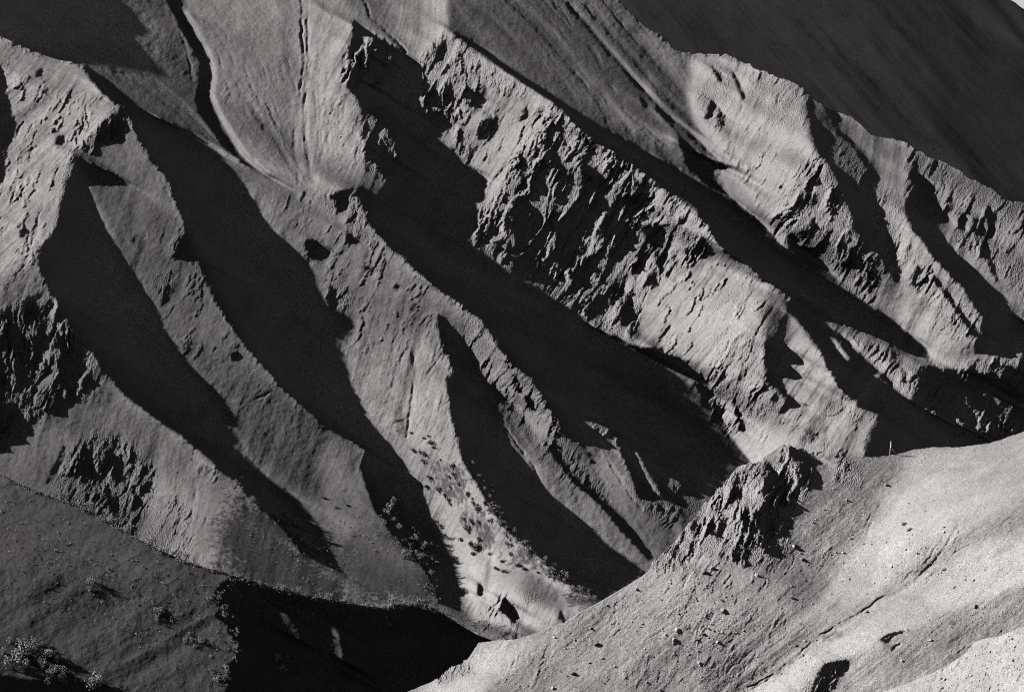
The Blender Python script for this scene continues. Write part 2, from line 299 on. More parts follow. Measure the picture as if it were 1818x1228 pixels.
MID_SHADOW = [
 [(131,272),(127,300),(116,334),(106,361),(103,400),(94,413),(74,436),(66,464),(79,490),(90,524),(108,538),(119,567),(140,598),(158,616),(180,653),(201,679),(224,703),(246,719),(269,737),(298,758),(325,774),(343,793),(370,811),(391,838),(422,853),(444,885),(480,917),(490,925),(516,955),(537,987),(563,995),(619,1024),(603,1003),(587,977),(579,953),(566,929),(553,914),(537,893),(519,877),(495,861),(480,851),(459,832),(438,809),(425,780),(409,748),(393,711),(378,684),(351,658),(335,637),(317,613),(309,609),(290,580),(280,556),(264,530),(251,509),(232,482),(216,458),(203,427),(185,400),(169,366),(155,330),(175,327),(205,329),(237,329),(210,312),(185,300),(160,290)],
 [(174,228),(184,215),(200,200),(216,188),(222,200),(220,225),(216,240),(205,252),(190,250),(178,248),(165,262)],
 [(216,185),(230,201),(240,232),(253,256),(261,275),(280,301),(298,316),(304,340),(314,361),(329,400),(329,414),(317,432),(306,458),(330,461),(351,458),(359,485),(375,522),(396,556),(415,585),(438,617),(449,629),(480,663),(500,690),(529,714),(550,732),(569,750),(595,769),(632,787),(650,800),(640,830),(652,870),(664,905),(690,940),(720,970),(745,1000),(772,1040),(780,1070),(820,1088),(817,1056),(812,1027),(801,990),(785,950),(767,917),(756,888),(746,856),(727,838),(701,801),(680,772),(656,743),(640,713),(622,684),(614,648),(603,609),(606,593),(624,580),(622,564),(600,553),(585,546),(569,519),(556,493),(545,472),(532,450),(513,432),(492,413),(471,387),(453,353),(446,350),(422,321),(414,303),(400,286),(380,262),(362,250),(341,235),(317,224),(285,211),(251,195),(227,172),(185,137),(160,122),(148,116),(158,137),(174,156),(198,182)],
 [(298,10),(312,34),(327,63),(346,90),(356,119),(354,148),(346,170),(352,200),(380,240),(396,262),(433,291),(470,312),(490,318),(460,303),(433,285),(412,253),(383,201),(370,169),(375,137),(372,106),(348,61),(327,21),(318,-150),(280,-150)],
 [(624,40),(630,61),(619,87),(622,111),(611,127),(614,140),(619,158),(632,172),(643,195),(641,238),(651,261),(648,298),(655,308),(668,290),(680,312),(688,322),(669,347),(653,337),(632,329),(645,374),(656,400),(680,424),(695,443),(717,456),(730,472),(754,493),(775,514),(801,527),(820,543),(854,567),(867,585),(883,617),(916,653),(942,671),(963,703),(971,724),(992,748),(995,769),(1037,793),(1090,795),(1060,768),(1031,744),(1050,749),(1075,757),(1091,768),(1096,785),(1111,806),(1124,853),(1132,882),(1167,888),(1210,900),(1222,875),(1240,888),(1270,880),(1333,819),(1307,790),(1283,758),(1262,732),(1270,719),(1262,692),(1256,674),(1246,661),(1227,653),(1222,642),(1180,626),(1175,618),(1148,618),(1117,611),(1101,600),(1074,588),(1037,572),(1027,559),(1006,543),(970,520),(930,500),(904,487),(872,458),(846,443),(830,427),(843,400),(846,377),(835,361),(857,353),(862,321),(854,304),(820,290),(804,267),(783,251),(767,227),(754,209),(743,180),(748,158),(746,113),(735,106),(693,79),(674,69),(651,53),(635,40)],
 [(793,50),(809,63),(828,77),(862,100),(899,127),(930,148),(979,180),(998,193),(1019,219),(1048,246),(1085,267),(1106,285),(1127,293),(1132,304),(1156,313),(1169,332),(1204,350),(1233,366),(1241,387),(1256,398),(1264,419),(1280,440),(1296,456),(1330,474),(1357,501),(1364,501),(1391,519),(1417,535),(1449,559),(1486,575),(1523,585),(1565,604),(1602,624),(1650,641),(1644,617),(1628,601),(1607,588),(1583,564),(1549,548),(1523,527),(1496,511),(1475,485),(1457,458),(1459,440),(1412,436),(1412,453),(1391,437),(1364,421),(1380,429),(1357,400),(1336,379),(1320,369),(1296,350),(1267,321),(1262,300),(1288,301),(1304,298),(1272,285),(1233,267),(1204,238),(1195,215),(1178,195),(1158,190),(1180,212),(1201,235),(1209,264),(1219,293),(1249,326),(1204,298),(1164,277),(1119,251),(1085,232),(1040,205),(990,172),(940,140),(900,116),(862,88),(828,66)],
 [(1430,158),(1430,180),(1438,219),(1441,251),(1452,272),(1475,296),(1494,340),(1507,371),(1523,406),(1536,440),(1560,448),(1570,472),(1591,503),(1602,480),(1591,458),(1581,424),(1578,398),(1565,374),(1554,342),(1523,329),(1496,305),(1480,290),(1472,262),(1478,240),(1460,222),(1446,190)],
 [(1460,185),(1478,215),(1486,238),(1507,253),(1533,290),(1547,320),(1556,316),(1549,290),(1523,259),(1500,240),(1488,228),(1492,210),(1486,198)],
 [(1612,330),(1607,347),(1607,379),(1618,406),(1642,432),(1655,456),(1681,482),(1708,509),(1726,538),(1745,564),(1747,590),(1729,613),(1734,629),(1771,632),(1797,621),(1830,630),(1980,640),(1980,600),(1818,572),(1797,551),(1782,525),(1755,500),(1735,480),(1718,466),(1689,443),(1665,406),(1650,385),(1681,390),(1665,375),(1650,350),(1630,330)],
 [(1648,470),(1655,495),(1680,530),(1712,575),(1732,600),(1740,590),(1712,560),(1685,520),(1660,488)],
 [(1636,650),(1655,648),(1671,653),(1708,655),(1745,663),(1771,661),(1774,674),(1787,650),(1808,648),(1830,660),(1980,700),(1980,900),(1536,860),(1536,785),(1544,764),(1555,750),(1557,732),(1528,724),(1507,706),(1486,682),(1470,653),(1459,626),(1425,580),(1399,551),(1391,532),(1420,545),(1465,577),(1490,592),(1510,612),(1530,632),(1557,655),(1570,666),(1591,690),(1618,713),(1624,700),(1628,692),(1634,666)],
 [(1359,605),(1354,616),(1356,661),(1362,679),(1383,690),(1393,713),(1380,736),(1401,723),(1438,721),(1417,713),(1391,692),(1385,669),(1422,671),(1393,642),(1420,645),(1420,632),(1372,600)],
 [(780,559),(777,577),(785,617),(796,634),(806,661),(791,671),(798,711),(801,748),(812,774),(817,806),(833,838),(851,867),(867,893),(883,921),(899,942),(930,966),(953,982),(987,1022),(1032,1045),(1069,1064),(1148,1014),(1124,998),(1085,971),(1048,937),(1014,908),(1000,898),(977,877),(963,859),(942,835),(916,801),(900,772),(894,748),(878,716),(878,690),(857,666),(846,637),(825,605),(820,596),(804,580),(793,564)],
 [(966,785),(990,820),(1020,860),(1060,890),(1085,921),(1120,960),(1153,995),(1165,990),(1135,955),(1100,912),(1070,880),(1040,860),(1010,825),(985,790)],
 [(1096,785),(1111,820),(1124,853),(1132,885),(1165,890),(1177,880),(1150,840),(1122,798)],
 [(-150,100),(0,116),(5,132),(10,158),(16,185),(24,219),(16,251),(8,275),(8,298),(0,320),(-150,330)],
 [(0,720),(30,715),(45,735),(50,752),(30,772),(0,795),(-150,800),(-150,700)],
 [(1204,398),(1208,380),(1216,392)],
 [(875,205),(880,228),(862,245),(848,243),(846,232),(860,212)],
 [(540,427),(558,425),(572,436),(590,443),(582,455),(566,463),(552,460),(545,445)],
 [(590,350),(605,338),(632,331),(640,345),(618,352),(620,365),(608,375),(596,372)],
 [(616,412),(645,429),(615,431)],
 [(588,510),(596,513),(600,540),(590,549),(578,535)],
 [(885,1062),(895,1060),(910,1075),(918,1095),(914,1110),(900,1095),(890,1085)],
 [(847,1031),(853,1035),(856,1055),(848,1057)],[(815,1046),(824,1040),(828,1046),(820,1060)],
 [(994,1083),(1003,1095),(1006,1104),(996,1106),(992,1095)],
 [(1136,165),(1150,185),(1145,195),(1138,180)],
]
# lit slivers standing up out of the shade (drawn after the shadows)
MID_LIT = [
 ([(1475,600),(1482,600),(1508,636),(1502,640),(1485,618)], 170),
 ([(1546,661),(1560,664),(1578,682),(1570,680)], 90),
 ([(1709,698),(1713,699),(1718,719),(1713,716)], 150),
 ([(1729,724),(1738,728),(1744,764),(1738,762),(1732,745)], 130),
 ([(1755,703),(1768,703),(1790,735),(1802,768),(1795,772),(1772,740)], 90),
 ([(1655,727),(1659,727),(1661,738),(1657,738)], 150),([(1696,744),(1702,742),(1705,754),(1698,752)], 160),
 ([(1753,750),(1759,748),(1761,770),(1755,772)], 150),
 ([(1122,798),(1130,800),(1150,838),(1170,872),(1173,882),(1160,870),(1140,838)], 120),
 ([(1188,845),(1206,854),(1200,877),(1194,868)], 105),
 ([(1214,880),(1222,875),(1251,896),(1240,910),(1215,905)], 90),
 ([(640,62),(660,68),(672,95),(664,105),(652,88)], 100),([(680,85),(690,90),(695,105),(688,108)], 95),
 ([(650,115),(662,112),(668,130),(662,150),(650,150),(652,130)], 110),
 ([(661,218),(676,214),(682,235),(672,260),(664,250)], 110),([(686,226),(694,235),(705,280),(700,288),(690,270)], 100),
 ([(671,125),(680,124),(684,140),(676,148)],90),
]
# rock outcrops: polygon, strength (px of relief), softness
MID_ROCK = [
 ([(622,70),(660,60),(700,85),(700,120),(680,150),(650,160),(610,150),(605,125),(622,105)], 6, 5),
 ([(748,95),(790,55),(830,70),(850,110),(858,160),(850,185),(815,215),(790,225),(765,225),(748,190),(752,150)], 7, 4),
 ([(850,90),(890,125),(935,160),(930,178),(890,170),(850,140)], 4, 5),
 ([(640,200),(665,200),(700,240),(712,290),(690,318),(660,310),(645,270)], 6, 5),
 ([(805,225),(835,230),(840,270),(825,285),(808,260)], 4.5, 4),
 ([(930,225),(975,185),(1020,215),(1135,295),(1250,385),(1262,420),(1255,450),(1190,490),(1150,520),(1125,600),(1060,585),(1030,560),(960,505),(900,470),(840,430),(850,370),(900,330),(905,280)], 10, 5),
 ([(1190,480),(1240,430),(1258,415),(1250,450),(1215,480),(1180,495)], 8, 4),
 ([(1300,510),(1330,480),(1340,490),(1310,520),(1285,555),(1220,600),(1240,565)], 3.5, 6),
 ([(1260,600),(1310,570),(1330,575),(1350,620),(1355,660),(1270,690),(1250,670),(1290,620)], 4, 8),
 ([(1260,115),(1285,120),(1300,150),(1318,175),(1310,205),(1285,230),(1250,215),(1230,185),(1245,150)], 5, 5),
 ([(1310,120),(1370,130),(1430,160),(1436,225),(1400,235),(1360,225),(1330,175)], 4.5, 6),
 ([(1400,330),(1440,262),(1475,300),(1520,406),(1545,450),(1560,540),(1500,510),(1460,440),(1385,430),(1365,405)], 8, 6),
 ([(1475,250),(1520,255),(1545,300),(1530,330),(1495,300)], 4, 6),
 ([(1550,340),(1590,345),(1615,440),(1610,470),(1585,470),(1565,400)], 6, 6),
 ([(1610,270),(1660,280),(1690,310),(1690,370),(1650,390),(1612,360),(1606,310)], 8, 5),
 ([(1690,320),(1740,320),(1800,355),(1830,380),(1830,540),(1790,500),(1740,450),(1700,440),(1695,370)], 6, 7),
 ([(1630,430),(1660,490),(1735,560),(1745,600),(1700,610),(1665,560),(1610,500)], 4, 7),
 ([(825,560),(870,585),(920,650),(975,720),(1000,760),(985,780),(940,730),(880,690),(835,620)], 6, 6),
 ([(1260,680),(1340,640),(1362,690),(1390,715),(1370,745),(1290,770),(1262,735)], 6, 7),
 ([(1420,780),(1450,765),(1500,805),(1480,820),(1430,815)], 6, 5),
 ([(1450,720),(1520,690),(1540,740),(1500,760),(1460,745)], 3, 8),
 ([(1500,600),(1560,610),(1640,660),(1630,710),(1600,690),(1540,630)], 5, 7),
 ([(1640,650),(1830,640),(1830,790),(1700,790),(1640,740)], 6, 9),
 ([(0,560),(40,540),(105,535),(140,605),(175,660),(165,700),(120,715),(60,745),(0,800),(-150,800),(-150,600)], 6.5, 9),
 ([(95,860),(130,800),(170,770),(230,790),(270,830),(275,880),(250,940),(200,960),(140,920)], 6, 10),
 ([(250,960),(270,880),(330,880),(350,940),(330,1000)], 4, 8),
 ([(580,345),(640,328),(665,350),(655,400),(620,405),(605,378),(578,378)], 5, 4),
 ([(540,420),(565,425),(560,470),(545,470)], 5, 4),([(575,505),(620,510),(625,540),(590,560)], 5, 4),
 ([(610,405),(650,400),(655,425),(615,432)], 4, 4),
 ([(174,215),(215,190),(225,210),(215,250),(185,250),(165,262)], 5, 4),
 ([(115,275),(135,268),(140,300),(120,335),(105,330)], 4, 4),
 ([(300,430),(335,405),(340,450),(300,460)], 4, 4),
 ([(275,485),(310,480),(305,520),(278,530)], 3.5, 5),
 ([(790,655),(812,650),(815,672),(800,680)], 4, 4),
 ([(850,1080),(900,1050),(925,1080),(920,1130),(860,1130)], 5, 6),
 ([(920,1050),(955,1048),(955,1070),(925,1072)], 4, 4),
 ([(1040,740),(1100,765),(1100,790),(1060,775)], 3, 5),
 ([(880,700),(940,700),(985,760),(1060,850),(1100,930),(1060,890),(950,790)], 3.5, 9),
 ([(1100,830),(1135,850),(1200,860),(1250,900),(1180,930),(1120,880)], 4, 8),
 ([(345,150),(372,170),(385,215),(365,205)], 3.5, 5),
]
MID_STROKES = [ # gullies and ribs: polyline, width, tone change
 ([(536,-20),(536,60),(540,110),(534,160),(524,200),(520,260),(530,320)], 3, -55),
 ([(545,-20),(546,120),(538,190),(540,250),(552,320)], 3, -45),
 ([(549,-20),(551,110),(545,190),(548,260),(562,325)], 4, 25),
 ([(508,0),(512,120),(500,200)], 14, -14),
 ([(450,200),(500,270),(530,325)], 3, -35),([(440,170),(500,250),(540,325)], 4, 15),([(470,180),(510,260),(545,325)], 3, -30),([(420,150),(470,240),(515,320)],3,-20),
 ([(329,22),(350,58),(376,106),(381,137),(376,168),(390,203),(418,250),(440,283),(475,306)], 7, 62),
 ([(622,45),(590,90),(565,140)], 9, 35),([(620,110),(585,150),(570,180)], 7, 25),
 ([(648,0),(655,30),(690,62),(720,90)], 4, -45),([(560,0),(590,30)],4,-30),
 ([(795,-20),(793,45),(770,75)], 10, 25),
 ([(880,-20),(960,60),(1060,180),(1085,235)], 4, -22),([(900,-20),(985,60),(1080,175),(1130,235)], 8, 14),
 ([(1008,8),(1060,70),(1130,150),(1190,210),(1250,260),(1275,290)], 4, -50),
 ([(1018,8),(1070,70),(1140,150),(1200,210),(1262,265),(1290,292)], 4, 34),
 ([(1030,0),(1090,70),(1160,150),(1220,215),(1275,262)], 3, -32),
 ([(1045,0),(1110,80),(1190,170),(1240,220)], 4, 18),([(1070,0),(1130,75),(1215,170)], 4, -20),
 ([(1150,140),(1168,200),(1195,245)], 14, 30),([(1090,90),(1140,150),(1165,195)], 10, 12),
 ([(850,20),(930,90),(1010,170)],10,-12),([(830,0),(890,40),(980,140)],8,12),
 ([(200,120),(280,175),(390,262)], 3, -30),([(215,118),(300,170),(395,255)], 3, 26),([(250,120),(330,185),(400,262)], 3, 30),([(240,125),(320,190),(385,250)], 3, -28),
 ([(292,10),(315,50),(335,90),(345,140)], 5, 35),
 ([(215,188),(180,215),(150,245),(120,270)], 4, 45),([(174,158),(130,190),(90,230)], 4, 30),([(198,172),(150,205),(110,250),(60,300)], 4, 22),
 ([(100,110),(60,160),(25,190)], 5, -20),([(90,115),(50,165)], 5, 20),
 ([(731,620),(735,680),(728,740),(722,770)], 4, -55),([(738,620),(742,680),(735,740)], 4, 22),([(718,680),(700,720),(690,760)],4,-20),
 ([(712,740),(718,760),(716,775)],9,-45),
 ([(655,440),(640,480),(625,530)], 6, -22),([(600,400),(585,440),(560,480)], 6, -20),([(520,330),(500,380),(490,400)],6,-15),
 ([(250,255),(300,320)],5,15),([(222,210),(225,260),(232,300)],4,18),
 ([(979,181),(960,215),(930,245),(900,300),(870,340)], 6, 35),
 ([(1345,480),(1364,510),(1358,560),(1352,620),(1356,660)], 5, 25),
 ([(640,-40),(650,0)],4,-30),
 ([(1405,790),(1440,740),(1485,700)], 8, 15),([(1390,740),(1420,700),(1470,650)],8,12),
 ([(1462,760),(1466,790)],12,-40),
 ([(840,960),(830,1000),(815,1040)],8,14),
 ([(880,990),(870,1060)],8,20),([(868,1000),(860,1060),(850,1090)],6,-25),
]
MID_FAULT = [
 [(0,70),(55,90),(110,107),(148,116),(174,156),(216,187)],
 [(624,40),(651,53),(693,79),(735,106),(746,113),(793,50),(828,77),(862,100),(930,148),(979,180),(1019,219),(1085,267),(1130,295),(1204,350),(1241,387),(1264,419),(1296,456),(1330,474),(1364,501),(1391,519),(1449,559),(1523,585),(1602,624),(1650,641)],
 [(801,527),(854,567),(883,617),(916,653),(963,703),(992,748),(1037,793),(1095,785),(1124,853),(1177,880),(1250,896)],
 [(632,329),(645,374),(695,443),(754,493),(801,527)],
 [(1636,650),(1708,655),(1771,661),(1808,648),(1830,655)],
]
MID_EDGE = [(-300,-400),(1000,-400),(1085,-40),(1098,0),(1120,22),(1145,45),(1170,60),(1200,88),(1240,95),(1270,97),(1290,98),(1320,110),(1345,122),(1370,130),(1400,142),(1425,154),(1440,172),(1462,186),(1490,200),(1512,205),(1530,222),(1548,240),(1575,246),(1602,248),(1620,258),(1640,272),(1680,290),(1705,303),(1730,318),(1760,335),(1790,355),(1818,360),(1900,375),(2000,400)]
MID_VEG = [ # dark low plants: polygon, density, softness
 ([(735,790),(800,775),(835,820),(870,880),(890,920),(850,930),(800,900),(760,860)], .46, 10),
 ([(800,890),(860,880),(890,960),(860,1000),(820,960)], .45, 10),
 ([(840,960),(870,955),(878,985),(850,985)], .4, 5),
 ([(870,970),(940,960),(1000,1030),(960,1040),(890,1010)], .44, 10),
 ([(392,850),(480,905),(560,985),(640,1050),(640,1140),(400,1060),(385,930)], 1.0, 40),
 ([(570,960),(640,920),(700,930),(760,990),(800,1090),(640,1060),(590,1000)], .9, 34),
 ([(600,850),(660,880),(680,930),(600,920),(580,880)], .5, 14),
 ([(890,1040),(960,1040),(960,1060),(900,1060)], .5, 8),
 ([(1000,1040),(1060,1064),(1040,1090),(1000,1080)], .8, 8),
 ([(1380,760),(1440,740),(1500,790),(1430,800)], .42, 10),
 ([(820,1090),(900,1110),(960,1130),(860,1150)], .7, 8),
 ([(700,740),(722,740),(722,790),(705,780)], .6, 6),
]
MID_VEGFULL = [MID_VEG[4], MID_VEG[5], MID_VEG[8], MID_VEG[10]]
MID_ANG = [
 ([(-150,0),(215,190),(130,280),(60,460),(-150,560)], 138, 20),
 ([(330,-50),(540,-50),(540,330),(430,300)], 55, 20),([(520,-50),(580,-50),(590,330),(510,330)], 88, 14),
 ([(560,30),(640,30),(640,330),(570,330)], 120, 20),([(640,-150),(800,-150),(793,50),(746,113)], 95, 14),
 ([(800,-150),(1100,-150),(1240,150),(1350,400),(793,50)], 50, 16),
 ([(150,-150),(330,-150),(400,262),(480,310),(160,120)], 38, 16),
 ([(746,60),(980,180),(870,420),(760,220)], 122, 16),([(1100,250),(1380,500),(1380,830),(1000,560)], 132, 24),
 ([(1230,90),(1450,150),(1480,300),(1380,430),(1300,350)], 120, 18),
 ([(600,330),(800,530),(800,800),(640,700)], 104, 22),([(740,760),(880,900),(1060,1060),(860,1140),(780,950)], 118, 22),
 ([(801,545),(1000,760),(1250,900),(1150,1020),(900,780)], 55, 16),([(1380,530),(1600,650),(1540,800),(1400,780)], 125, 16),
 ([(0,800),(230,700),(480,920),(620,1100),(0,1100)], 104, 24),([(1560,420),(1700,520),(1740,620),(1600,600)], 118, 14),
 ([(1480,200),(1640,270),(1600,350)], 95, 14),
]
MID_SPOTS = [([(-50,100),(215,190),(66,464),(-50,500)], 1, 16),([(240,300),(330,400),(480,680),(600,800),(300,620)], .4, 16),
 ([(500,340),(640,340),(800,540),(640,640)], .75, 20),([(760,180),(980,190),(860,330),(780,240)], 1, 12),
 ([(1140,420),(1360,500),(1360,640),(1180,620)], 1.2, 14),([(1225,150),(1436,225),(1470,300),(1390,420),(1270,330)], .8, 14),
 ([(1220,640),(1560,740),(1540,800),(1300,800)], .7, 12),([(1600,420),(1740,560),(1740,620),(1600,600)], .6, 12),
 ([(1450,570),(1640,650),(1610,710)], .5, 8),([(640,560),(800,560),(860,900),(700,760)], .3, 14),([(330,700),(480,860),(480,900),(300,900)], .6, 20)]
zone_soft = 1.0
LEVELS = (12, 6, 3)
MID_SHADOW += [
 [(-150,-150),(195,-150),(215,0),(238,21),(259,48),(261,63),(243,69),(264,92),(290,121),(300,138),(270,132),(240,127),(200,124),(165,120),(148,116),(110,107),(78,100),(55,90),(0,66),(-150,0)],
 [(958,227),(974,252),(988,277),(1006,302),(1021,298),(1017,309),(1006,320),(988,320),(978,291),(967,262)],
 [(924,266),(935,298),(938,331),(944,345),(935,348),(924,323),(917,298)],
 [(953,298),(967,305),(969,334),(956,348),(945,334),(947,313)],
 [(910,391),(927,352),(942,363),(963,381),(970,409),(967,452),(967,485),(978,502),(970,502),(938,499),(906,488),(910,459),(913,431)],
 [(1035,291),(1064,302),(1078,323),(1064,381),(1049,409),(1035,431),(1042,459),(1035,495),(1042,513),(1028,502),(1013,485),(992,474),(981,445),(992,409),(999,388),(1021,359),(1035,331)],
 [(1099,323),(1117,331),(1121,359),(1107,381),(1099,381),(1078,402),(1067,416),(1071,395),(1085,366),(1092,341)],
 [(1099,391),(1117,395),(1124,409),(1103,441),(1096,459),(1085,477),(1071,502),(1053,517),(1078,474),(1092,452),(1096,424)],
 [(1128,323),(1142,316),(1142,345),(1131,373),(1117,395),(1121,366)],
 [(1142,402),(1164,395),(1178,416),(1175,438),(1167,477),(1160,506),(1146,506),(1164,466),(1157,431),(1146,424)],
 [(1092,509),(1114,517),(1121,538),(1124,567),(1117,581),(1103,577),(1099,545)],
 [(1214,441),(1228,438),(1250,420),(1253,438),(1232,456),(1218,459)],[(1200,456),(1178,491),(1185,491),(1207,463)],
 [(1192,352),(1207,359),(1199,380),(1189,388)],
 [(769,77),(785,77),(783,106),(772,106)],[(820,158),(841,158),(855,172),(846,189),(830,187),(822,172)],
 [(759,190),(772,195),(793,209),(796,214),(791,224),(769,227),(756,222)],[(748,169),(767,158),(791,169),(791,180),(772,185),(754,182)],
 [(1436,316),(1452,311),(1454,324),(1444,329)],[(1438,342),(1452,345),(1452,361),(1428,377),(1415,384),(1425,363)],
 [(1401,416),(1417,416),(1415,448),(1399,445)],[(1444,392),(1454,406),(1438,427),(1425,432),(1438,408)],
 [(1613,308),(1631,305),(1650,326),(1663,358),(1679,388),(1663,395),(1655,403),(1636,363),(1631,348),(1618,329)],
 [(1528,303),(1547,300),(1552,316),(1547,329),(1528,321)],[(1705,377),(1713,387),(1708,416),(1700,392)],
 [(1729,387),(1745,387),(1747,416),(1734,419),(1721,406)],[(1750,361),(1760,371),(1763,414),(1758,437),(1754,406)],
 [(1753,458),(1766,469),(1776,506),(1760,485)],
 [(40,538),(53,524),(55,559),(53,580),(42,564)],[(63,585),(87,559),(100,585),(90,620),(63,617),(55,604)],
 [(30,648),(44,648),(53,671),(69,682),(63,692),(26,695),(29,669)],[(74,642),(98,634),(100,663),(79,666)],
 [(127,634),(143,632),(148,658),(135,666),(124,653)],[(116,706),(100,719),(90,732),(103,737),(121,727),(127,711),(132,698),(119,692)],
 [(114,790),(121,795),(106,824),(90,853),(82,861),(92,832)],
 [(148,785),(161,785),(158,811),(164,838),(158,861),(145,864),(148,838),(127,830),(143,806)],
 [(187,803),(203,806),(219,814),(219,830),(211,853),(201,848),(190,824)],[(235,869),(248,885),(248,896),(230,909),(238,890)],
 [(248,864),(267,853),(264,867),(251,872)],[(185,859),(201,885),(209,917),(201,917),(190,890)],
]
MID_TONE.insert(0, ([(-2000,-2000),(3000,-2000),(3000,3000),(-2000,3000)], 110, 0))
MID_TONE[1] = ([(-150,-150),(330,-150),(480,314),(216,188),(148,116),(-150,0)], 60, 6)

# darker ground cover (grass and dark gravel) against the pale bare scree
MID_COVER = [
 ([(131,272),(174,235),(215,190),(253,256),(329,400),(438,617),(529,714),(632,787),(700,950),(780,1080),(619,1030),(459,832),(309,609),(203,427)], .50, 8),
 ([(-150,560),(60,545),(108,538),(224,703),(343,793),(400,850),(390,1000),(-150,900)], .38, 18),
 ([(400,275),(632,329),(695,443),(801,527),(780,600),(700,620),(610,600),(513,432)], .34, 16),
 ([(330,-150),(530,-150),(535,330),(480,314),(370,169)], .25, 10),
 ([(800,-150),(1100,-150),(1200,90),(1230,180),(1300,300),(1380,430),(1240,330),(1085,232),(793,50)], .42, 8),
 ([(215,-20),(330,-150),(372,106),(480,314),(216,188),(148,116),(270,130),(260,60)], .40, 14),
 ([(801,545),(900,617),(1040,793),(1250,900),(1150,1020),(900,772)], .40, 10),
 ([(1430,158),(1500,198),(1640,270),(1830,360),(1830,500),(1600,330),(1560,260),(1530,340)], .22, 8),
 ([(1400,437),(1536,440),(1600,590),(1500,513)], .25, 8),
]

MID_GROOVES = [
 ([(537,-40),(536,60),(540,110),(535,160),(525,200),(521,260),(532,325)], 4, 3.0),
 ([(546,-40),(547,120),(540,190),(542,250),(556,325)], 4, 2.2),
 ([(450,200),(500,270),(532,325)], 3.5, 1.8),([(470,180),(510,260),(547,328)], 3.5, 1.8),([(575,300),(590,320),(598,332)],3,1.6),
 ([(1008,8),(1060,70),(1130,150),(1190,210),(1250,262),(1280,292)], 4, 2.6),([(1030,0),(1090,70),(1160,150),(1220,215),(1275,264)], 3.5, 1.8),
 ([(880,-20),(960,60),(1040,150),(1070,200),(1085,235)], 4, 1.8),([(1070,0),(1130,75),(1215,170)],3.5,1.2),
 ([(200,120),(280,175),(390,262)], 3, 1.4),([(240,125),(320,190),(385,250)], 3, 1.4),([(300,20),(330,80),(345,150)],3,1.5),
 ([(731,620),(735,680),(728,740),(722,775)], 4, 2.4),([(648,0),(657,32),(690,62),(722,92)], 4, 3),
 ([(610,618),(640,600)],3,1.2),([(413,732),(440,712),(478,698)], 3, 2.2),([(700,752),(740,735),(765,720)],2.5,1.2),
 ([(985,1080),(975,1110)],3,1.5),([(350,870),(340,920),(335,960)],4,2.5),([(330,880),(315,940)],4,2.2),([(365,890),(362,950)],3,1.6),
 ([(1140,905),(1100,850),(1080,820)],4,2),([(900,765),(935,810),(960,850)],3,2),
]

MID_CREST = [
 [(0,70),(55,90),(110,107),(148,116),(174,156),(216,187),(170,230),(131,272),(106,361),(94,413),(66,464),(90,524),(140,598),(201,679)],
 [(216,187),(253,256),(298,316),(329,400),(317,432),(359,485),(415,585)],
 [(624,40),(630,61),(619,87),(611,127),(632,172),(641,238),(651,261),(648,298),(688,322)],
 [(632,329),(656,400),(695,443),(754,493),(801,527),(854,567),(883,617),(942,671),(971,724),(995,769),(1037,793)],
 [(793,50),(862,100),(930,148),(979,180),(1048,246),(1127,293),(1204,350),(1241,387),(1280,440),(1330,474),(1364,501),(1449,559),(1523,585),(1650,641)],
 [(979,181),(930,245),(870,330),(840,400)],[(1430,158),(1438,219),(1475,296),(1507,371),(1536,440),(1591,503)],
 [(1607,347),(1618,406),(1681,482),(1745,564)],[(1364,510),(1356,560),(1354,616),(1362,679),(1393,713)],
 [(1425,580),(1470,653),(1507,706),(1557,732),(1544,764)],[(1621,713),(1591,690),(1557,655)],
 [(777,577),(796,634),(798,711),(817,806),(851,867)],[(1095,785),(1124,853),(1132,882)],[(1636,650),(1708,655),(1771,661),(1818,652)],
 [(1098,0),(1200,88),(1290,98),(1345,122),(1425,154),(1512,205),(1640,272),(1730,318),(1790,355)],
]
MID_SPOTS[0] = ([(-50,100),(215,190),(66,464),(-50,500)], 1.0, 12)
MID_SPOTS += [([(330,120),(420,280),(560,330),(520,200),(420,100)], .25, 14),([(560,120),(640,120),(640,320),(570,300)], .6, 10),([(820,600),(960,760),(1130,900),(1000,860)], .7, 14)]
MID_SHADOW += [[(933,192),(940,205),(935,212),(920,215)],[(1000,240),(1007,262),(998,258)],[(1262,118),(1278,130),(1283,148),(1273,140)],[(1298,125),(1312,145),(1322,172),(1318,178),(1305,150)],
 [(1262,178),(1270,182),(1262,205),(1250,215)],[(1275,190),(1286,205),(1285,222),(1272,226)],[(410,628),(424,624),(433,636),(415,645)],[(296,508),(304,505),(298,530),(286,548)],[(238,420),(248,416),(242,430),(232,434)],
 [(36,405),(50,405),(44,418),(34,424)],[(66,125),(76,123),(72,136),(62,140)],[(72,160),(84,158),(82,170)],[(100,243),(116,240),(108,258),(98,258)],
 [(700,505),(712,505),(706,520)],[(735,540),(742,538),(728,552)],[(650,470),(664,478),(648,486)]]

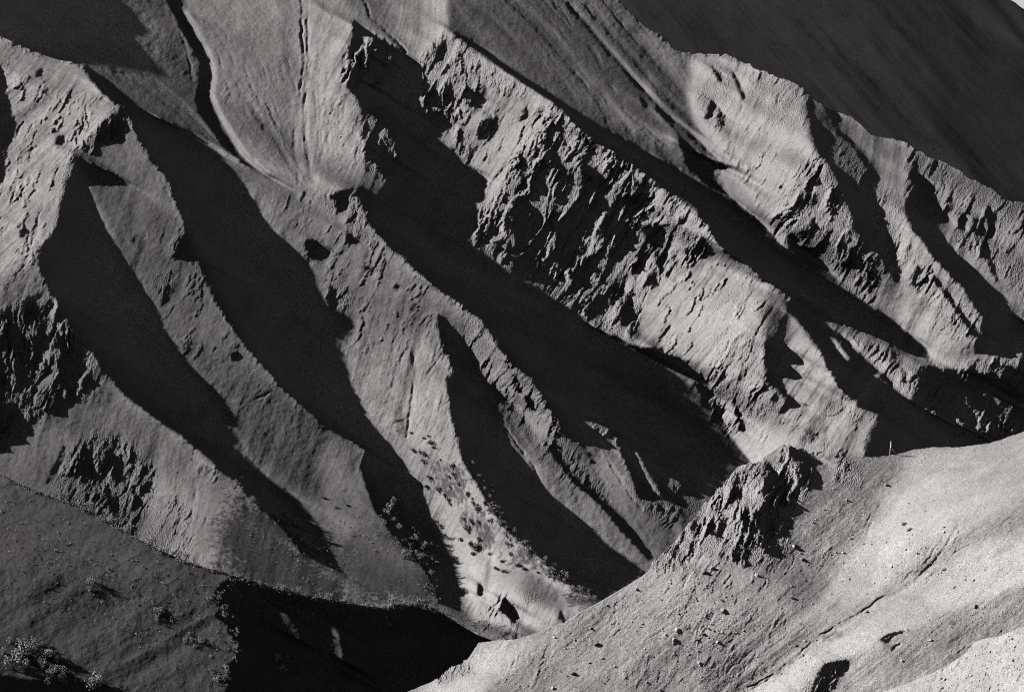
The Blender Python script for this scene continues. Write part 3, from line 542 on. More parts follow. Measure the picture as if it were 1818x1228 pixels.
MID_FLUTE = [
 ([(-150,60),(215,190),(66,464),(-150,560)], .7, 16),([(330,-150),(800,-150),(793,50),(620,40),(600,335),(400,250)], .12, 16),
 ([(800,-150),(1100,-150),(1240,100),(1300,300),(1380,430),(1085,232),(793,50)], .35, 14),
 ([(1225,90),(1440,160),(1480,300),(1380,430),(1290,340)], .9, 14),([(1440,160),(1640,270),(1830,360),(1830,640),(1600,600),(1500,400)], 1.0, 14),
 ([(1120,420),(1370,510),(1360,640),(1440,820),(1250,700),(1080,590)], 1.0, 16),([(1364,501),(1640,650),(1560,740),(1540,820),(1400,800)], 1.0, 12),
 ([(800,545),(1000,760),(1250,900),(1150,1020),(900,780)], .75, 12),([(820,940),(900,940),(1060,1064),(1000,1130),(850,1120)], .9, 18),
 ([(220,760),(400,880),(420,1010),(200,960)], .8, 16),([(600,560),(800,560),(860,900),(740,860)], .5, 20),([(746,60),(980,180),(870,420),(760,220)], .7, 14),
]

MID_SHADE_LIFT = [(-150,-150),(195,-150),(215,0),(238,21),(259,48),(261,63),(243,69),(264,92),(290,121),(270,132),(240,127),(200,124),(148,116),(110,107),(55,90),(0,66),(-150,0)]  # top-left shadow area: shade lifted by painting its ground colour paler
MID_TONE += [([(1430,300),(1475,300),(1500,380),(1480,430),(1420,400)], 150, 10), ([(1600,430),(1650,470),(1690,560),(1640,590),(1610,520)], 172, 14), ([(880,260),(975,195),(940,270),(880,330)], 172, 10)]

MID_SHADOW += [[(1095,786),(1106,792),(1100,800),(1116,806),(1108,814),(1120,826),(1104,806)],[(1040,800),(1062,812),(1048,812),(1068,826),(1050,822)],[(1160,886),(1178,900),(1190,915),(1172,905)],
 [(905,655),(918,672),(926,700),(914,690)],[(880,690),(895,705),(905,728),(890,715)],[(930,700),(945,712),(950,735),(936,722)],[(1262,730),(1280,742),(1290,760),(1274,752)],[(1300,700),(1308,720),(1312,742),(1302,730)],[(1316,742),(1322,755),(1318,770),(1310,758)],
 [(1630,470),(1636,478),(1622,505),(1614,512),(1620,490)],[(1640,490),(1646,496),(1634,520),(1628,522)],[(1580,600),(1590,612),(1586,640),(1578,620)],[(1600,655),(1610,660),(1606,680),(1598,672)]]

_rg = __import__('random').Random(8)
for _k in range(16):   # thin converging channels on the scree fans
    _a = _rg.uniform(0, 1); _x = 395+135*_a
    MID_GROOVES.append(([(_x-25, 60+_rg.uniform(0, 120)), (_x+10, 200), (470+80*_a, 280), (525+30*_a, 328)], 2.6, _rg.uniform(.5, 1.3)))
for _k in range(18):
    _a = _rg.uniform(0, 1); _x = 830+260*_a
    MID_GROOVES.append(([(_x, -30+_rg.uniform(0, 40)), (_x+90, 90), (1010+200*_a, 190+20*_a), (1100+170*_a, 240+40*_a)], 2.8, _rg.uniform(.5, 1.4)))
for _k in range(10):
    _a = _rg.uniform(0, 1); MID_GROOVES.append(([(555+70*_a, 60+_rg.uniform(0, 100)), (560+50*_a, 200), (572+35*_a, 320)], 2.6, _rg.uniform(.4, 1.1)))
for _k in range(12):
    _a = _rg.uniform(0, 1); _t = _rg.uniform(.1, .6); MID_GROOVES.append(([(200-60*_a, 190+60*_a+_t*30), (110-60*_a, 280+70*_a), (20-30*_a, 350+90*_a)], 2.6, _rg.uniform(.5, 1.3)))
for _k in range(12):
    _a = _rg.uniform(0, 1); MID_GROOVES.append(([(1350-150*_a, 500-60*_a), (1300-140*_a, 560-30*_a), (1240-110*_a, 620-20*_a)], 2.6, _rg.uniform(.5, 1.4)))
for _k in range(10):
    _a = _rg.uniform(0, 1); MID_GROOVES.append(([(1290+120*_a, 120+60*_a), (1290+80*_a, 220+60*_a), (1270+70*_a, 320+50*_a)], 2.6, _rg.uniform(.4, 1.2)))
# ------------------------------------------------ survey of the nearer hills
FG_EDGE = [(-200,1700),(600,1320),(720,1228),(740,1220),(775,1205),(800,1182),(830,1170),(850,1140),(870,1137),(920,1133),(1000,1105),(1030,1085),(1060,1070),(1110,1040),(1150,1015),(1160,993),(1185,975),(1215,935),(1232,915),(1250,895),(1275,868),(1290,850),(1310,828),(1335,818),(1350,815),(1372,800),(1385,790),(1398,783),(1415,791),(1432,800),(1450,808),(1500,811),(1560,810),(1590,806),(1620,798),(1660,793),(1700,793),(1760,785),(1790,775),(1818,765),(2000,725),(2300,650)]
FG_TONE = [
 ([(600,1400),(600,1250),(740,1215),(870,1135),(1000,1105),(1150,1015),(1250,890),(1300,1000),(1200,1100),(1000,1228),(900,1400)], 124, 8),
 ([(700,1400),(740,1215),(870,1135),(960,1128),(930,1170),(850,1228),(800,1400)], 188, 14),
 ([(960,1200),(1100,1120),(1200,1080),(1180,1120),(1060,1228),(900,1400)], 140, 20),
 ([(1150,1015),(1215,935),(1290,850),(1350,815),(1370,830),(1350,900),(1340,960),(1290,990),(1200,1010)], 166, 6),
 ([(1370,835),(1400,783),(1420,850),(1430,880),(1400,880)], 145, 4),
 ([(1440,810),(1600,805),(1640,860),(1560,920),(1480,1000),(1420,1080),(1380,1170),(1330,1400),(1160,1400),(1200,1150),(1330,1030),(1400,940)], 116, 22),
 ([(1400,960),(1470,900),(1450,980),(1380,1080),(1300,1228),(1260,1228),(1300,1100)], 100, 18),
 ([(1500,811),(1620,798),(1620,830),(1560,850),(1500,840)], 128, 8),
 ([(1600,805),(1700,793),(1818,765),(2000,725),(2000,900),(1818,900),(1700,950),(1620,1000),(1560,1060),(1480,1100),(1440,1110),(1480,1030),(1560,930),(1610,870)], 176, 14),
 ([(1590,870),(1680,810),(1818,780),(2000,740),(2000,820),(1818,850),(1740,900),(1620,950),(1560,1000),(1540,960)], 198, 18),
 ([(1338,1228),(1440,1150),(1560,1070),(1700,980),(1818,930),(2000,860),(2000,1010),(1818,1010),(1640,1090),(1500,1165),(1400,1228),(1300,1400),(1200,1400)], 182, 10),
 ([(1240,1400),(1338,1225),(1440,1188),(1500,1160),(1600,1105),(1700,1060),(1818,1010),(2000,940),(2000,965),(1818,1040),(1720,1075),(1640,1105),(1560,1145),(1450,1200),(1350,1400)], 202, 8),
 ([(1400,1228),(1500,1175),(1640,1112),(1818,1045),(2000,960),(2000,1400),(1350,1400)], 136, 9),
 ([(1100,1040),(1200,1010),(1380,1000),(1400,1060),(1300,1100),(1100,1130)], 142, 14),
 ([(1200,1050),(1290,1030),(1330,1080),(1260,1130),(1200,1110)], 124, 14),
]
FG_SHADOW = [
 [(1352,855),(1354,842),(1362,825),(1377,836),(1392,850),(1400,876),(1411,897),(1405,908),(1396,912),(1397,925),(1392,944),(1383,950),(1379,961),(1391,973),(1389,982),(1379,988),(1364,988),(1354,973),(1352,950),(1343,927),(1337,910),(1352,905),(1353,876)],
 [(1399,783),(1415,791),(1436,802),(1451,812),(1441,825),(1446,838),(1443,859),(1430,865),(1422,855),(1419,833),(1407,812),(1399,796)],
 [(1258,926),(1264,928),(1266,945),(1262,952),(1256,945)],[(1276,930),(1291,914),(1288,932),(1280,950),(1268,957),(1272,945)],
 [(1440,1228),(1452,1195),(1462,1176),(1486,1172),(1506,1170),(1500,1188),(1480,1204),(1474,1220),(1460,1240)],
 [(1560,1135),(1580,1124),(1600,1119),(1612,1118),(1585,1130),(1575,1142)],
]
FG_ROCK = [
 ([(1155,1010),(1170,975),(1215,935),(1290,850),(1350,812),(1375,830),(1395,860),(1412,900),(1400,950),(1395,985),(1370,1000),(1320,1005),(1290,990),(1240,985),(1200,1005)], 7.5, 3),
 ([(1375,835),(1398,783),(1430,800),(1448,845),(1430,885),(1400,885)], 6.5, 3),
 ([(1490,812),(1510,815),(1530,850),(1520,868),(1500,860),(1480,850)], 6, 5),
 ([(1425,1215),(1450,1175),(1510,1168),(1500,1195),(1470,1230),(1430,1240)], 5, 4),
 ([(830,1180),(815,1165),(800,1185),(770,1200),(780,1215),(815,1200),(840,1195)], 5, 4),
 ([(1200,1000),(1240,995),(1240,1015),(1205,1015)], 2.0, 4),
]
FG_STROKES = [
 ([(1700,930),(1668,985),(1640,1015),(1600,1048),(1560,1062),(1530,1085),(1500,1103),(1455,1128),(1420,1160),(1400,1178),(1370,1200),(1330,1220)], 2.6, -75),
 ([(1704,934),(1672,989),(1644,1019),(1604,1052),(1564,1067),(1534,1090),(1504,1108),(1459,1133),(1424,1165),(1404,1183)], 3, 35),
 ([(1672,955),(1650,990),(1625,1020)], 3, -50),([(1492,1066),(1470,1082)], 3, -60),
 ([(1555,1040),(1620,1060)],10,8),([(1560,895),(1545,920),(1530,960)], 3, -35),
 ([(1640,1160),(1690,1135),(1720,1120)],12,-14),
 ([(1450,840),(1400,960),(1330,1080),(1250,1200)], 22, -14),([(1540,960),(1480,1040),(1420,1120)], 16, 16),
 ([(1250,1060),(1180,1120),(1100,1190)], 14, 16),([(1150,1080),(1040,1160),(960,1228)], 12, -12),
 ([(1000,1130),(920,1180),(840,1228)], 9, 14),([(1330,1120),(1250,1190),(1180,1250)],16,16),
 ([(1818,830),(1700,900),(1600,960)], 12, 14),([(1818,960),(1700,1010),(1620,1060)], 10, -16),
 ([(1818,1080),(1740,1110),(1650,1150)], 14, -14),
]
CORNER_EDGE = [(1400,1400),(1560,1230),(1600,1216),(1640,1200),(1680,1182),(1705,1165),(1718,1155),(1728,1140),(1745,1133),(1775,1128),(1818,1110),(1900,1080),(2000,1040),(2450,900)]
BL_EDGE = [(-200,790),(-60,815),(0,840),(30,856),(60,868),(100,884),(130,893),(170,912),(210,937),(250,958),(290,978),(330,995),(370,1008),(400,1016),(460,1034),(500,1046),(540,1056),(590,1064),(640,1074),(680,1078),(720,1068),(760,1074),(790,1090),(820,1110),(850,1127),(885,1139),(950,1160),(1100,1260)]
BL_TONE = [
 ([(-150,780),(-150,1400),(420,1400),(410,1180),(385,1080),(390,1020),(200,930),(0,840)], 62, 4),
 ([(-150,790),(0,845),(200,940),(330,1000),(250,1040),(100,1000),(0,1000),(-150,1000)], 78, 22),
 ([(60,1030),(180,1040),(220,1060),(100,1080),(40,1060)], 48, 14),
]
BL_SHADOW = [
 [(385,1040),(409,1026),(470,1042),(540,1059),(620,1072),(690,1082),(740,1076),(780,1090),(830,1116),(885,1142),(960,1170),(1100,1300),(900,1400),(392,1400),(400,1228),(414,1202),(404,1182),(421,1162),(428,1142),(407,1126),(401,1106),(383,1094),(393,1076),(377,1060)],
 [(-150,1190),(0,1197),(60,1206),(100,1203),(128,1196),(145,1228),(150,1400),(-150,1400)],
]
BL_LIT = [([(582,1103),(590,1106),(602,1130),(608,1160),(606,1172),(600,1160),(597,1135),(588,1118)], 75),
 ([(496,1082),(510,1090),(528,1115),(536,1136),(524,1134),(508,1108)], 50), ([(634,1190),(638,1195),(638,1206),(635,1200)], 90)]
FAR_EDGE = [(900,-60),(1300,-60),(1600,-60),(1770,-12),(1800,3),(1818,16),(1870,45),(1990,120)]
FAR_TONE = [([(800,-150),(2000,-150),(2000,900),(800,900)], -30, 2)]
FAR_STROKES = [([(1385,0),(1440,60),(1560,170),(1700,290),(1800,350)], 30, 22),([(1600,60),(1700,120),(1830,230)], 30, -16),([(1200,60),(1300,100),(1450,180)],30,-14),
 ([(1640,100),(1665,140),(1660,180)],14,14),([(1500,-20),(1620,100),(1760,300)],20,-14)]
FG_VEG = [([(1455,1125),(1480,1116),(1500,1118),(1498,1130),(1475,1140),(1458,1138)], .7, 3),([(1682,1102),(1695,1098),(1698,1108),(1686,1111)], .85, 3),
 ([(1680,1165),(1700,1158),(1706,1168),(1685,1178)], .8, 4),([(1415,1105),(1428,1103),(1428,1110),(1418,1112)], .85, 3),
 ([(1400,900),(1470,880),(1420,1000),(1330,1150),(1270,1228),(1240,1228),(1300,1100)], .36, 20)]

FG_SPOTS = [([(1100,1040),(1400,1000),(1400,1228),(1000,1228)], .45, 20),([(1560,900),(1700,900),(1700,1040),(1560,1040)], .6, 16),([(1400,1000),(1500,860),(1560,900),(1450,1050)], .4, 16),([(1150,980),(1420,980),(1420,1040),(1180,1060)], .9, 10),([(1640,1180),(1818,1050),(1818,1120),(1650,1180)], .4, 8)]
FAR_VEG = [([(1640,110),(1720,120),(1740,260),(1650,300),(1620,200)], .5, 20),([(1560,60),(1620,80),(1640,140),(1590,150)], .45, 16),([(1500,160),(1620,260),(1700,330),(1600,300)], .42, 20)]
FG_STROKES += [([(1818,870),(1720,930),(1600,1010),(1500,1080)], 9, 16),([(1760,800),(1640,860),(1560,960)], 9, 18),([(1700,812),(1610,862),(1560,930)], 5, -22),
 ([(1400,1060),(1300,1160),(1230,1228)], 8, 12),([(1300,1060),(1200,1150),(1120,1228)], 8, -14),([(1200,1050),(1100,1120),(980,1210)], 6, 12),([(1480,920),(1430,1000),(1380,1080)], 7, -14)]

FG_GROOVES = [
 ([(1700,930),(1668,985),(1640,1015),(1600,1048),(1560,1062),(1530,1085),(1500,1103),(1455,1128),(1420,1160),(1400,1178),(1370,1200),(1330,1220)], 2.6, 2.6),
 ([(1672,952),(1650,988),(1625,1020)], 2.4, 1.8),([(1492,1066),(1472,1080)], 3, 2.4),([(1642,985),(1660,960),(1690,920)],3,1.2),
 ([(1555,1142),(1580,1126),(1612,1118)], 3.2, 2.6),([(1585,1152),(1600,1142)],3,2),([(1560,895),(1552,915),(1540,950)], 3, 1.5),
 ([(1240,1000),(1262,960),(1290,915)], 4, 3),([(1180,1000),(1210,960)],3,2),([(1290,870),(1275,905),(1290,920)],3,2),
 ([(1740,1180),(1700,1200),(1660,1225)],3,1.5),([(1818,900),(1760,945),(1690,985)],2.5,1.2),([(1330,1228),(1400,1183),(1440,1155),(1500,1112)],2.5,1.6),
]

FG_GROOVES += [([(1552,878),(1548,900),(1538,930),(1525,955)],2.4,1.6),([(1704,905),(1690,935),(1672,965)],2.4,1.4),([(1338,1222),(1372,1203),(1404,1182)],2.4,2),([(1620,1125),(1660,1100),(1700,1085)],2,1.0),
 ([(1818,960),(1760,985),(1700,1000),(1650,1025),(1590,1058)],2.2,1.2),([(1100,1185),(1160,1130),(1210,1095)],2.2,1.1),([(960,1180),(1030,1130)],2,.9),([(1290,1195),(1340,1150),(1385,1120)],2.2,1.2),([(1215,930),(1205,950),(1190,975)],3,2.5),([(1310,850),(1300,880),(1296,900)],3,2.5)]
FG_SPOTS += [([(760,1215),(900,1130),(1000,1110),(960,1228)], .6, 12),([(1000,1110),(1150,1020),(1200,1060),(1100,1150)], .3, 14),([(1560,900),(1818,820),(1818,1000),(1600,1050)], .35, 16)]
FG_SHADOW += [[(1226,938),(1232,925),(1240,918),(1236,935),(1228,950)],[(1305,845),(1312,838),(1308,870),(1300,890),(1298,868)],[(1300,985),(1312,960),(1322,955),(1318,980),(1308,998)],[(1325,930),(1334,915),(1338,940),(1330,960)],[(1190,985),(1202,968),(1206,972),(1196,992)]]
FAR_DARKER = [([(1450,-150),(2000,-150),(2000,600),(1700,380)], .28, 60),([(1100,-100),(1300,60),(1500,190),(1400,170),(1200,90)], .22, 20)]  # lower albedo towards the right and in a band along the crest
# ---------------------------------------------------------------- painting the survey into maps
def paint(tones, shadows, lits, strokes, base=110):
    T = np.full((PH, PW), float(base), np.float32)
    for p, v, s in tones: fill(T, p, v, s)
    for p, w_, d in strokes: stroke(T, p, w_, d, 'add', 1.0)
    S = np.zeros((PH, PW), np.float32)
    for p in shadows: S[polymask(p)] = 1
    for p, v in lits:
        m = polymask(p); S[m] = 0; T[m] = v
    return T, S
def ang_map(regions, base):
    """direction the scree runs down, degrees clockwise from the right, blended"""
    C = np.full((PH, PW), math.cos(math.radians(base)), np.float32); D = np.full((PH, PW), math.sin(math.radians(base)), np.float32)
    for p, a, s in regions:
        fill(C, p, math.cos(math.radians(a)), s); fill(D, p, math.sin(math.radians(a)), s)
    n = np.hypot(C, D)+1e-6
    return C/n, D/n
def lic(C, D, seed, n=14, step=1.6, bl=0):
    """smear noise along the slope: fine or broad streaks"""
    q = 1 if bl < 1 else (2 if bl < 3 else 4)
    C = C[::q, ::q]; D = D[::q, ::q]; hh, ww = C.shape
    rs = np.random.RandomState(seed); N = rs.rand(hh, ww).astype(np.float32)-.5
    if bl: N = blur(N, bl/q)
    step = step/q; acc = N.copy()
    for sg in (1, -1):
        x, y = np.meshgrid(np.arange(ww, dtype=np.float32), np.arange(hh, dtype=np.float32))
        for k in range(n):
            c = samp(C, x, y); d = samp(D, x, y); x = x+sg*c*step; y = y+sg*d*step
            acc = acc+samp(N, x, y)
    if q > 1: acc = up2(acc, PH, PW, q)
    acc -= acc.mean(); return np.clip(acc/acc.std(), -2.5, 2.5).astype(np.float32)
def streaks(C, D, seed):
    m = np.clip(.5+1.4*fbm(GX/150, GY/150, seed+90, 3), .1, 1.3)
    return (.35*lic(C, D, seed, 7, 1.5)+.7*m*lic(C, D, seed+1, 24, 2.4, 1.6)+.5*m*lic(C, D, seed+2, 22, 4., 4.)).astype(np.float32)
def flutes(C, D, seed, s1=6., s2=3.):
    """sharp little ridges with rounded gullies between, running down the slope"""
    a = lic(C, D, seed, 22, 4., s1); b = lic(C, D, seed+1, 20, 3., s2)
    return (-2.0*np.abs(a+.35*b)-.8*np.abs(b)).astype(np.float32)
def rock_pts(u, v, ang, seed, sc_=1.0, asp=1.0):
    """steeply bedded broken rock: ribs, then blades and blocks whose faces step back abruptly"""
    a = math.radians(ang); wx = u+14*fbm(u/80, v/80, seed+50, 3)+3*fbm(u/14, v/14, seed+55, 2); wy = v+14*fbm(u/80+9, v/80, seed+60, 3)
    al = (wx*math.cos(a)+wy*math.sin(a))/sc_; ac = (-wx*math.sin(a)+wy*math.cos(a))/sc_
    m = np.clip(.85+2.0*fbm(al/75, ac/38, seed+8, 3), .15, 1.75)
    r = .62*(1-2*np.abs(vnoise(ac/30+.4*vnoise(al/30, ac/30, seed+3), al/95, seed)))
    for i, (w_, l_, am, bi) in enumerate(((17, 78, .48, .5), (8, 38, .42, .7), (4.2, 17, .30, .5), (2.6, 6.5, .16, .2))):
        f1, f2, cid, tl = cells(ac/w_, al/(l_*asp), seed+7+10*i, bi)
        r = r+(m if i else 1)*am*(1. if asp == 1 else (1., 1.1, 1.2, 1.2)[i])*((cid-.5)*.75+tl*.85)
    return r.astype(np.float32)
def zone_base(polys, base):
    M = np.full((PH, PW), base, np.float32)
    for p, a, s in polys: fill(M, p, a, s)
    return M
def zone(polys):
    M = np.zeros((PH, PW), np.float32)
    for p, a, s in polys:
        m = blur(polymask(p).astype(np.float32), s/PS)*a; M = np.maximum(M, m)
    return M
# ---------------------------------------------------------------- maps -> terrain mesh
def edge_v(edge, u): return np.interp(u, [p[0] for p in edge], [p[1] for p in edge])
def world(u, v, h, D0):
    d = D0*np.exp(h/FPX); x = (u-909)/FPX*d; y = -(v-614)/FPX*d
    return x, d*math.cos(PITCH)+y*math.sin(PITCH), -d*math.sin(PITCH)+y*math.cos(PITCH)+CAMZ
def terrain(name, R, H, D0, edge, attrs, mat, box, rag=0.0, seed=1, detail=None):
    u, v = R.u, R.v
    keep = (u > box[0]) & (u < box[2]) & (v > box[1]) & (v < box[3])
    if detail is not None:
        kk = np.where(keep.ravel())[0]; H = H.astype(np.float32).copy(); H.ravel()[kk] -= detail(u.ravel()[kk], v.ravel()[kk])
    Hfull = H
    if edge is not None:
        ve = edge_v(edge, u)
        if rag > 0: ve = ve+rag*(ridged(u/14, v*0+seed, seed, 4)*R.of(attrs['edge_rag']))
        over = ve-v; keep &= over < 70
        back = over > 0; ob = np.clip(over, 0, None)
        # the hidden far side of the crest: falls away behind it
        v2 = np.where(back, ve+ob*.75, v); uu = (u-U0)/PS
        H2 = H+np.where(back, ob*1.6, 0)
        # take the depth of the crest itself for the folded part
        Hc = R.at(H.astype(np.float32), u, ve+1.)
        H = np.where(back, Hc+ob*1.5, H); v = v2
    idx = -np.ones(u.shape, np.int64); ki = np.where(keep.ravel())[0]; idx.ravel()[ki] = np.arange(len(ki))
    q = keep[:-1, :-1] & keep[1:, :-1] & keep[:-1, 1:] & keep[1:, 1:]
    j, i = np.where(q)
    F = np.stack([idx[j, i], idx[j, i+1], idx[j+1, i+1], idx[j+1, i]], 1).astype(np.int32)
    X, Y, Z = world(u.ravel()[ki], v.ravel()[ki], H.ravel()[ki], D0)
    co = np.stack([X, Y, Z], 1).astype(np.float32)
    me = bpy.data.meshes.new(name); me.vertices.add(len(co)); me.vertices.foreach_set('co', co.ravel())
    me.loops.add(F.size); me.loops.foreach_set('vertex_index', F.ravel())
    me.polygons.add(len(F)); me.polygons.foreach_set('loop_start', (np.arange(len(F))*4).astype(np.int32)); me.polygons.foreach_set('loop_total', np.full(len(F), 4, np.int32))
    me.update(); me.validate()
    me.polygons.foreach_set('use_smooth', np.ones(len(F), bool))
    for k, A in attrs.items():
        if k == 'edge_rag': continue
        at = me.attributes.new(k, 'FLOAT', 'POINT'); at.data.foreach_set('value', samp(A, (u.ravel()[ki]-U0)/PS, (v.ravel()[ki]-V0)/PS).astype(np.float32))
    o = bpy.data.objects.new(name, me); sc.collection.objects.link(o); me.materials.append(mat); o['kind'] = 'structure'
    return Hfull
def ground_mat(name, unit, base=.30, dark=.078, rock=.27, grain=.12, bump=.55, stk_amt=.06):
    """unit: metres on the ground per survey pixel"""
    m = bpy.data.materials.new(name); m.use_nodes = True; n = m.node_tree; N = n.nodes; L = n.links; N.clear()
    out = N.new('ShaderNodeOutputMaterial'); b = N.new('ShaderNodeBsdfPrincipled'); L.new(b.outputs[0], out.inputs[0])
    b.inputs['Roughness'].default_value = .95; b.inputs['Specular IOR Level'].default_value = .1
    tc = N.new('ShaderNodeTexCoord')
    def noise(scale, det=3, rough=.6):
        t = N.new('ShaderNodeTexNoise'); t.inputs['Scale'].default_value = scale; t.inputs['Detail'].default_value = det; t.inputs['Roughness'].default_value = rough
        L.new(tc.outputs['Object'], t.inputs['Vector']); return t
    def math_(op, a, b_=None, c=None):
        t = N.new('ShaderNodeMath'); t.operation = op
        for i, x in enumerate((a, b_, c)):
            if x is None: continue
            if isinstance(x, (int, float)): t.inputs[i].default_value = x
            else: L.new(x, t.inputs[i])
        return t.outputs[0]
    def att(k): a = N.new('ShaderNodeAttribute'); a.attribute_name = k; return a.outputs['Fac']
    veg, rk, stk, cov = att('plants'), att('bare_rock'), att('streak'), att('albedo_cut')
    g1 = noise(1/(2.1*unit), 2, .7); g2 = noise(1/(9*unit), 4, .6); g3 = noise(1/(60*unit), 4, .5)
    v = math_('MULTIPLY_ADD', math_('SUBTRACT', g1.outputs[0], .5), grain*10, 1.0)
    g0 = noise(1/(1.25*unit), 0, .5); v = math_('MULTIPLY', v, math_('MULTIPLY_ADD', math_('SUBTRACT', g0.outputs[0], .5), grain*7, 1.0))
    v = math_('MULTIPLY', v, math_('MULTIPLY_ADD', math_('SUBTRACT', g2.outputs[0], .5), .55, 1.0))
    v = math_('MULTIPLY', v, math_('MULTIPLY_ADD', math_('SUBTRACT', g3.outputs[0], .5), .6, 1.0))
    v = math_('MULTIPLY', v, math_('MULTIPLY_ADD', stk, stk_amt, 1.0))
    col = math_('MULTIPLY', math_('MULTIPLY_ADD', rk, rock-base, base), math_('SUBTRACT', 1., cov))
    edge = math_('ADD', math_('ADD', veg, math_('MULTIPLY', math_('SUBTRACT', g3.outputs[0], .5), 1.1)), math_('MULTIPLY', math_('SUBTRACT', g2.outputs[0], .5), 1.1))
    mr = N.new('ShaderNodeMapRange'); mr.inputs['From Min'].default_value = .35; mr.inputs['From Max'].default_value = .65; L.new(edge, mr.inputs['Value'])
    mr.interpolation_type = 'SMOOTHSTEP'
    vg = math_('MULTIPLY', mr.outputs[0], math_('MINIMUM', math_('MULTIPLY', veg, 3.), 1.))
    col = math_('ADD', math_('MULTIPLY', col, math_('SUBTRACT', 1., vg)), math_('MULTIPLY', vg, dark))
    col = math_('MINIMUM', math_('MAXIMUM', math_('MULTIPLY', col, v), .02), .8)
    cc = N.new('ShaderNodeCombineColor')
    for i, k in enumerate((1.0, .972, .965)): L.new(math_('MULTIPLY', col, k), cc.inputs[i])
    L.new(cc.outputs[0], b.inputs['Base Color'])
    vo = N.new('ShaderNodeTexVoronoi'); vo.inputs['Scale'].default_value = 1/(4.5*unit); vo.inputs['Randomness'].default_value = 1
    mp = N.new('ShaderNodeMapping'); mp.inputs['Rotation'].default_value = (0, math.radians(24), 0); mp.inputs['Scale'].default_value = (1.6, 1, .7)
    L.new(tc.outputs['Object'], mp.inputs['Vector']); L.new(mp.outputs[0], vo.inputs['Vector'])
    h = math_('ADD', math_('MULTIPLY', g1.outputs[0], .55), g2.outputs[0])
    h = math_('ADD', h, math_('MULTIPLY', math_('MULTIPLY', vo.outputs['Distance'], rk), 1.6))
    bp = N.new('ShaderNodeBump'); bp.inputs['Strength'].default_value = bump; bp.inputs['Distance'].default_value = 1.6*unit
    L.new(h, bp.inputs['Height']); L.new(bp.outputs[0], b.inputs['Normal'])
    return m
# ---------------------------------------------------------------- the middle mountain
def smooth_tones(T, s): return blur(T, s/PS)
FULL = (-1330, 1330, -1150, 1150); FINE = 1.5; MBOX = (-135, -135, 1945, 1330)
T, S = paint(MID_TONE, MID_SHADOW, MID_LIT, MID_STROKES)
F = np.zeros_like(T)
for p in MID_FAULT: stroke(F, p, 3, 1., 'mix', .3)
VEG = zone(MID_VEG)
COV_LIFT = zone(MID_COVER); fill(COV_LIFT, MID_SHADE_LIFT, -.6, 12); ALB = (1-.75*np.clip(zone(MID_VEGFULL), 0, 1))*(1-COV_LIFT)
R, H = solve(T, S, F, .85, FULL, levels=LEVELS, alb=ALB, box=MBOX)
R, H = refine(R, H, FULL, FINE)
print('mid solved', round(time.time()-_t0, 1))
RM = zone(MID_ROCK)
for p in MID_CREST: stroke(RM, p, 7, 2.6, 'mix', 1.) if 0 else RM.__setitem__(linedist(p, 12)[0], np.maximum(RM[linedist(p, 12)[0]], 2.3*np.clip(1.3-linedist(p, 12)[1]/7, 0, 1)))
SPZ = zone(MID_SPOTS)
C_, D_ = ang_map(MID_ANG, 110); ST_ = streaks(C_, D_, 5)
FLM = flutes(C_, D_, 41)*zone_base(MID_FLUTE, .30)
def mk_detail(RM, SPZ, ST_, rangs, seed, sc_, st_amp, rough, spot_amp=3.0, GR=None, STM=None, FL=None, asp=1.0):
    rm_p = RM
    def f(u, v):
        A = lambda M: samp(M, (u-U0)/PS, (v-V0)/PS)
        n = fbm(u/26, v/26, seed+70, 3)
        rm = A(rm_p); ch = fbm((v*.88-u*.47)/130, (u*.88+v*.47)/20, seed+66, 3); rm = rm*np.clip(1+1.3*n, .2, 1.6)*(1-.85*np.clip((ch-.12)/.10, 0, 1))
        sp = fbm((v*.84-u*.54)/34, (u*.84+v*.54)/9, seed+77, 4); spots = np.clip((sp-.17)/.06, 0, 1)*A(SPZ) if SPZ is not None else 0*u
        amp = np.maximum(rm, spots*spot_amp)
        out = (A(STM) if STM is not None else 1.)*st_amp*A(ST_)*(1-.6*np.clip(rm/4, 0, 1))+rough*(2.2*fbm(u/70, v/70, seed+3, 4)+.75*fbm(u/16, v/16, seed+29, 3)+.40*fbm(u/6, v/6, seed+9, 3))
        if FL is not None: out += A(FL)
        if GR is not None:
            jx = 3.5*fbm(u/13, v/13, seed+91, 3); jy = 3.5*fbm(u/13+5, v/13, seed+92, 3); g = samp(GR, (u+jx-U0)/PS, (v+jy-V0)/PS)
            out -= g*np.clip(.7+2.2*fbm(u/22, v/22, seed+93, 3), .0, 1.7)
        k = np.where(amp > .15)[0]
        if len(k):
            w1 = np.clip((u[k]+v[k]-900)/500, 0, 1) if len(rangs) > 1 else np.ones(len(k))
            r = rock_pts(u[k], v[k], rangs[0], seed+11, sc_, asp)
            if len(rangs) > 1:
                k2 = w1 < 1; rb = rock_pts(u[k][k2], v[k][k2], rangs[1], seed+31, sc_*.9); r[k2] = rb*(1-w1[k2])+r[k2]*w1[k2]
            out[k] += amp[k]*r*1.15
        return out.astype(np.float32)
    return f
rm1 = np.clip(RM/4., 0, 1)
u4 = 4000/FPX
stat = dict(plants=VEG, bare_rock=rm1.astype(np.float32), streak=ST_, albedo_cut=COV_LIFT.astype(np.float32), edge_rag=np.clip(rm1*1.2+.25, 0, 1).astype(np.float32))
mat_mid = ground_mat('scree_and_rock', u4)
H = terrain('mountain_slope', R, H, 4000.0, MID_EDGE, stat, mat_mid, MBOX, rag=5.0, seed=3, detail=mk_detail(RM, SPZ, ST_, (120, 104), 3, 1.0, .55, 1.0, 4.0, carve(MID_GROOVES), np.clip((T-60)/70, .45, 1.9), FLM))
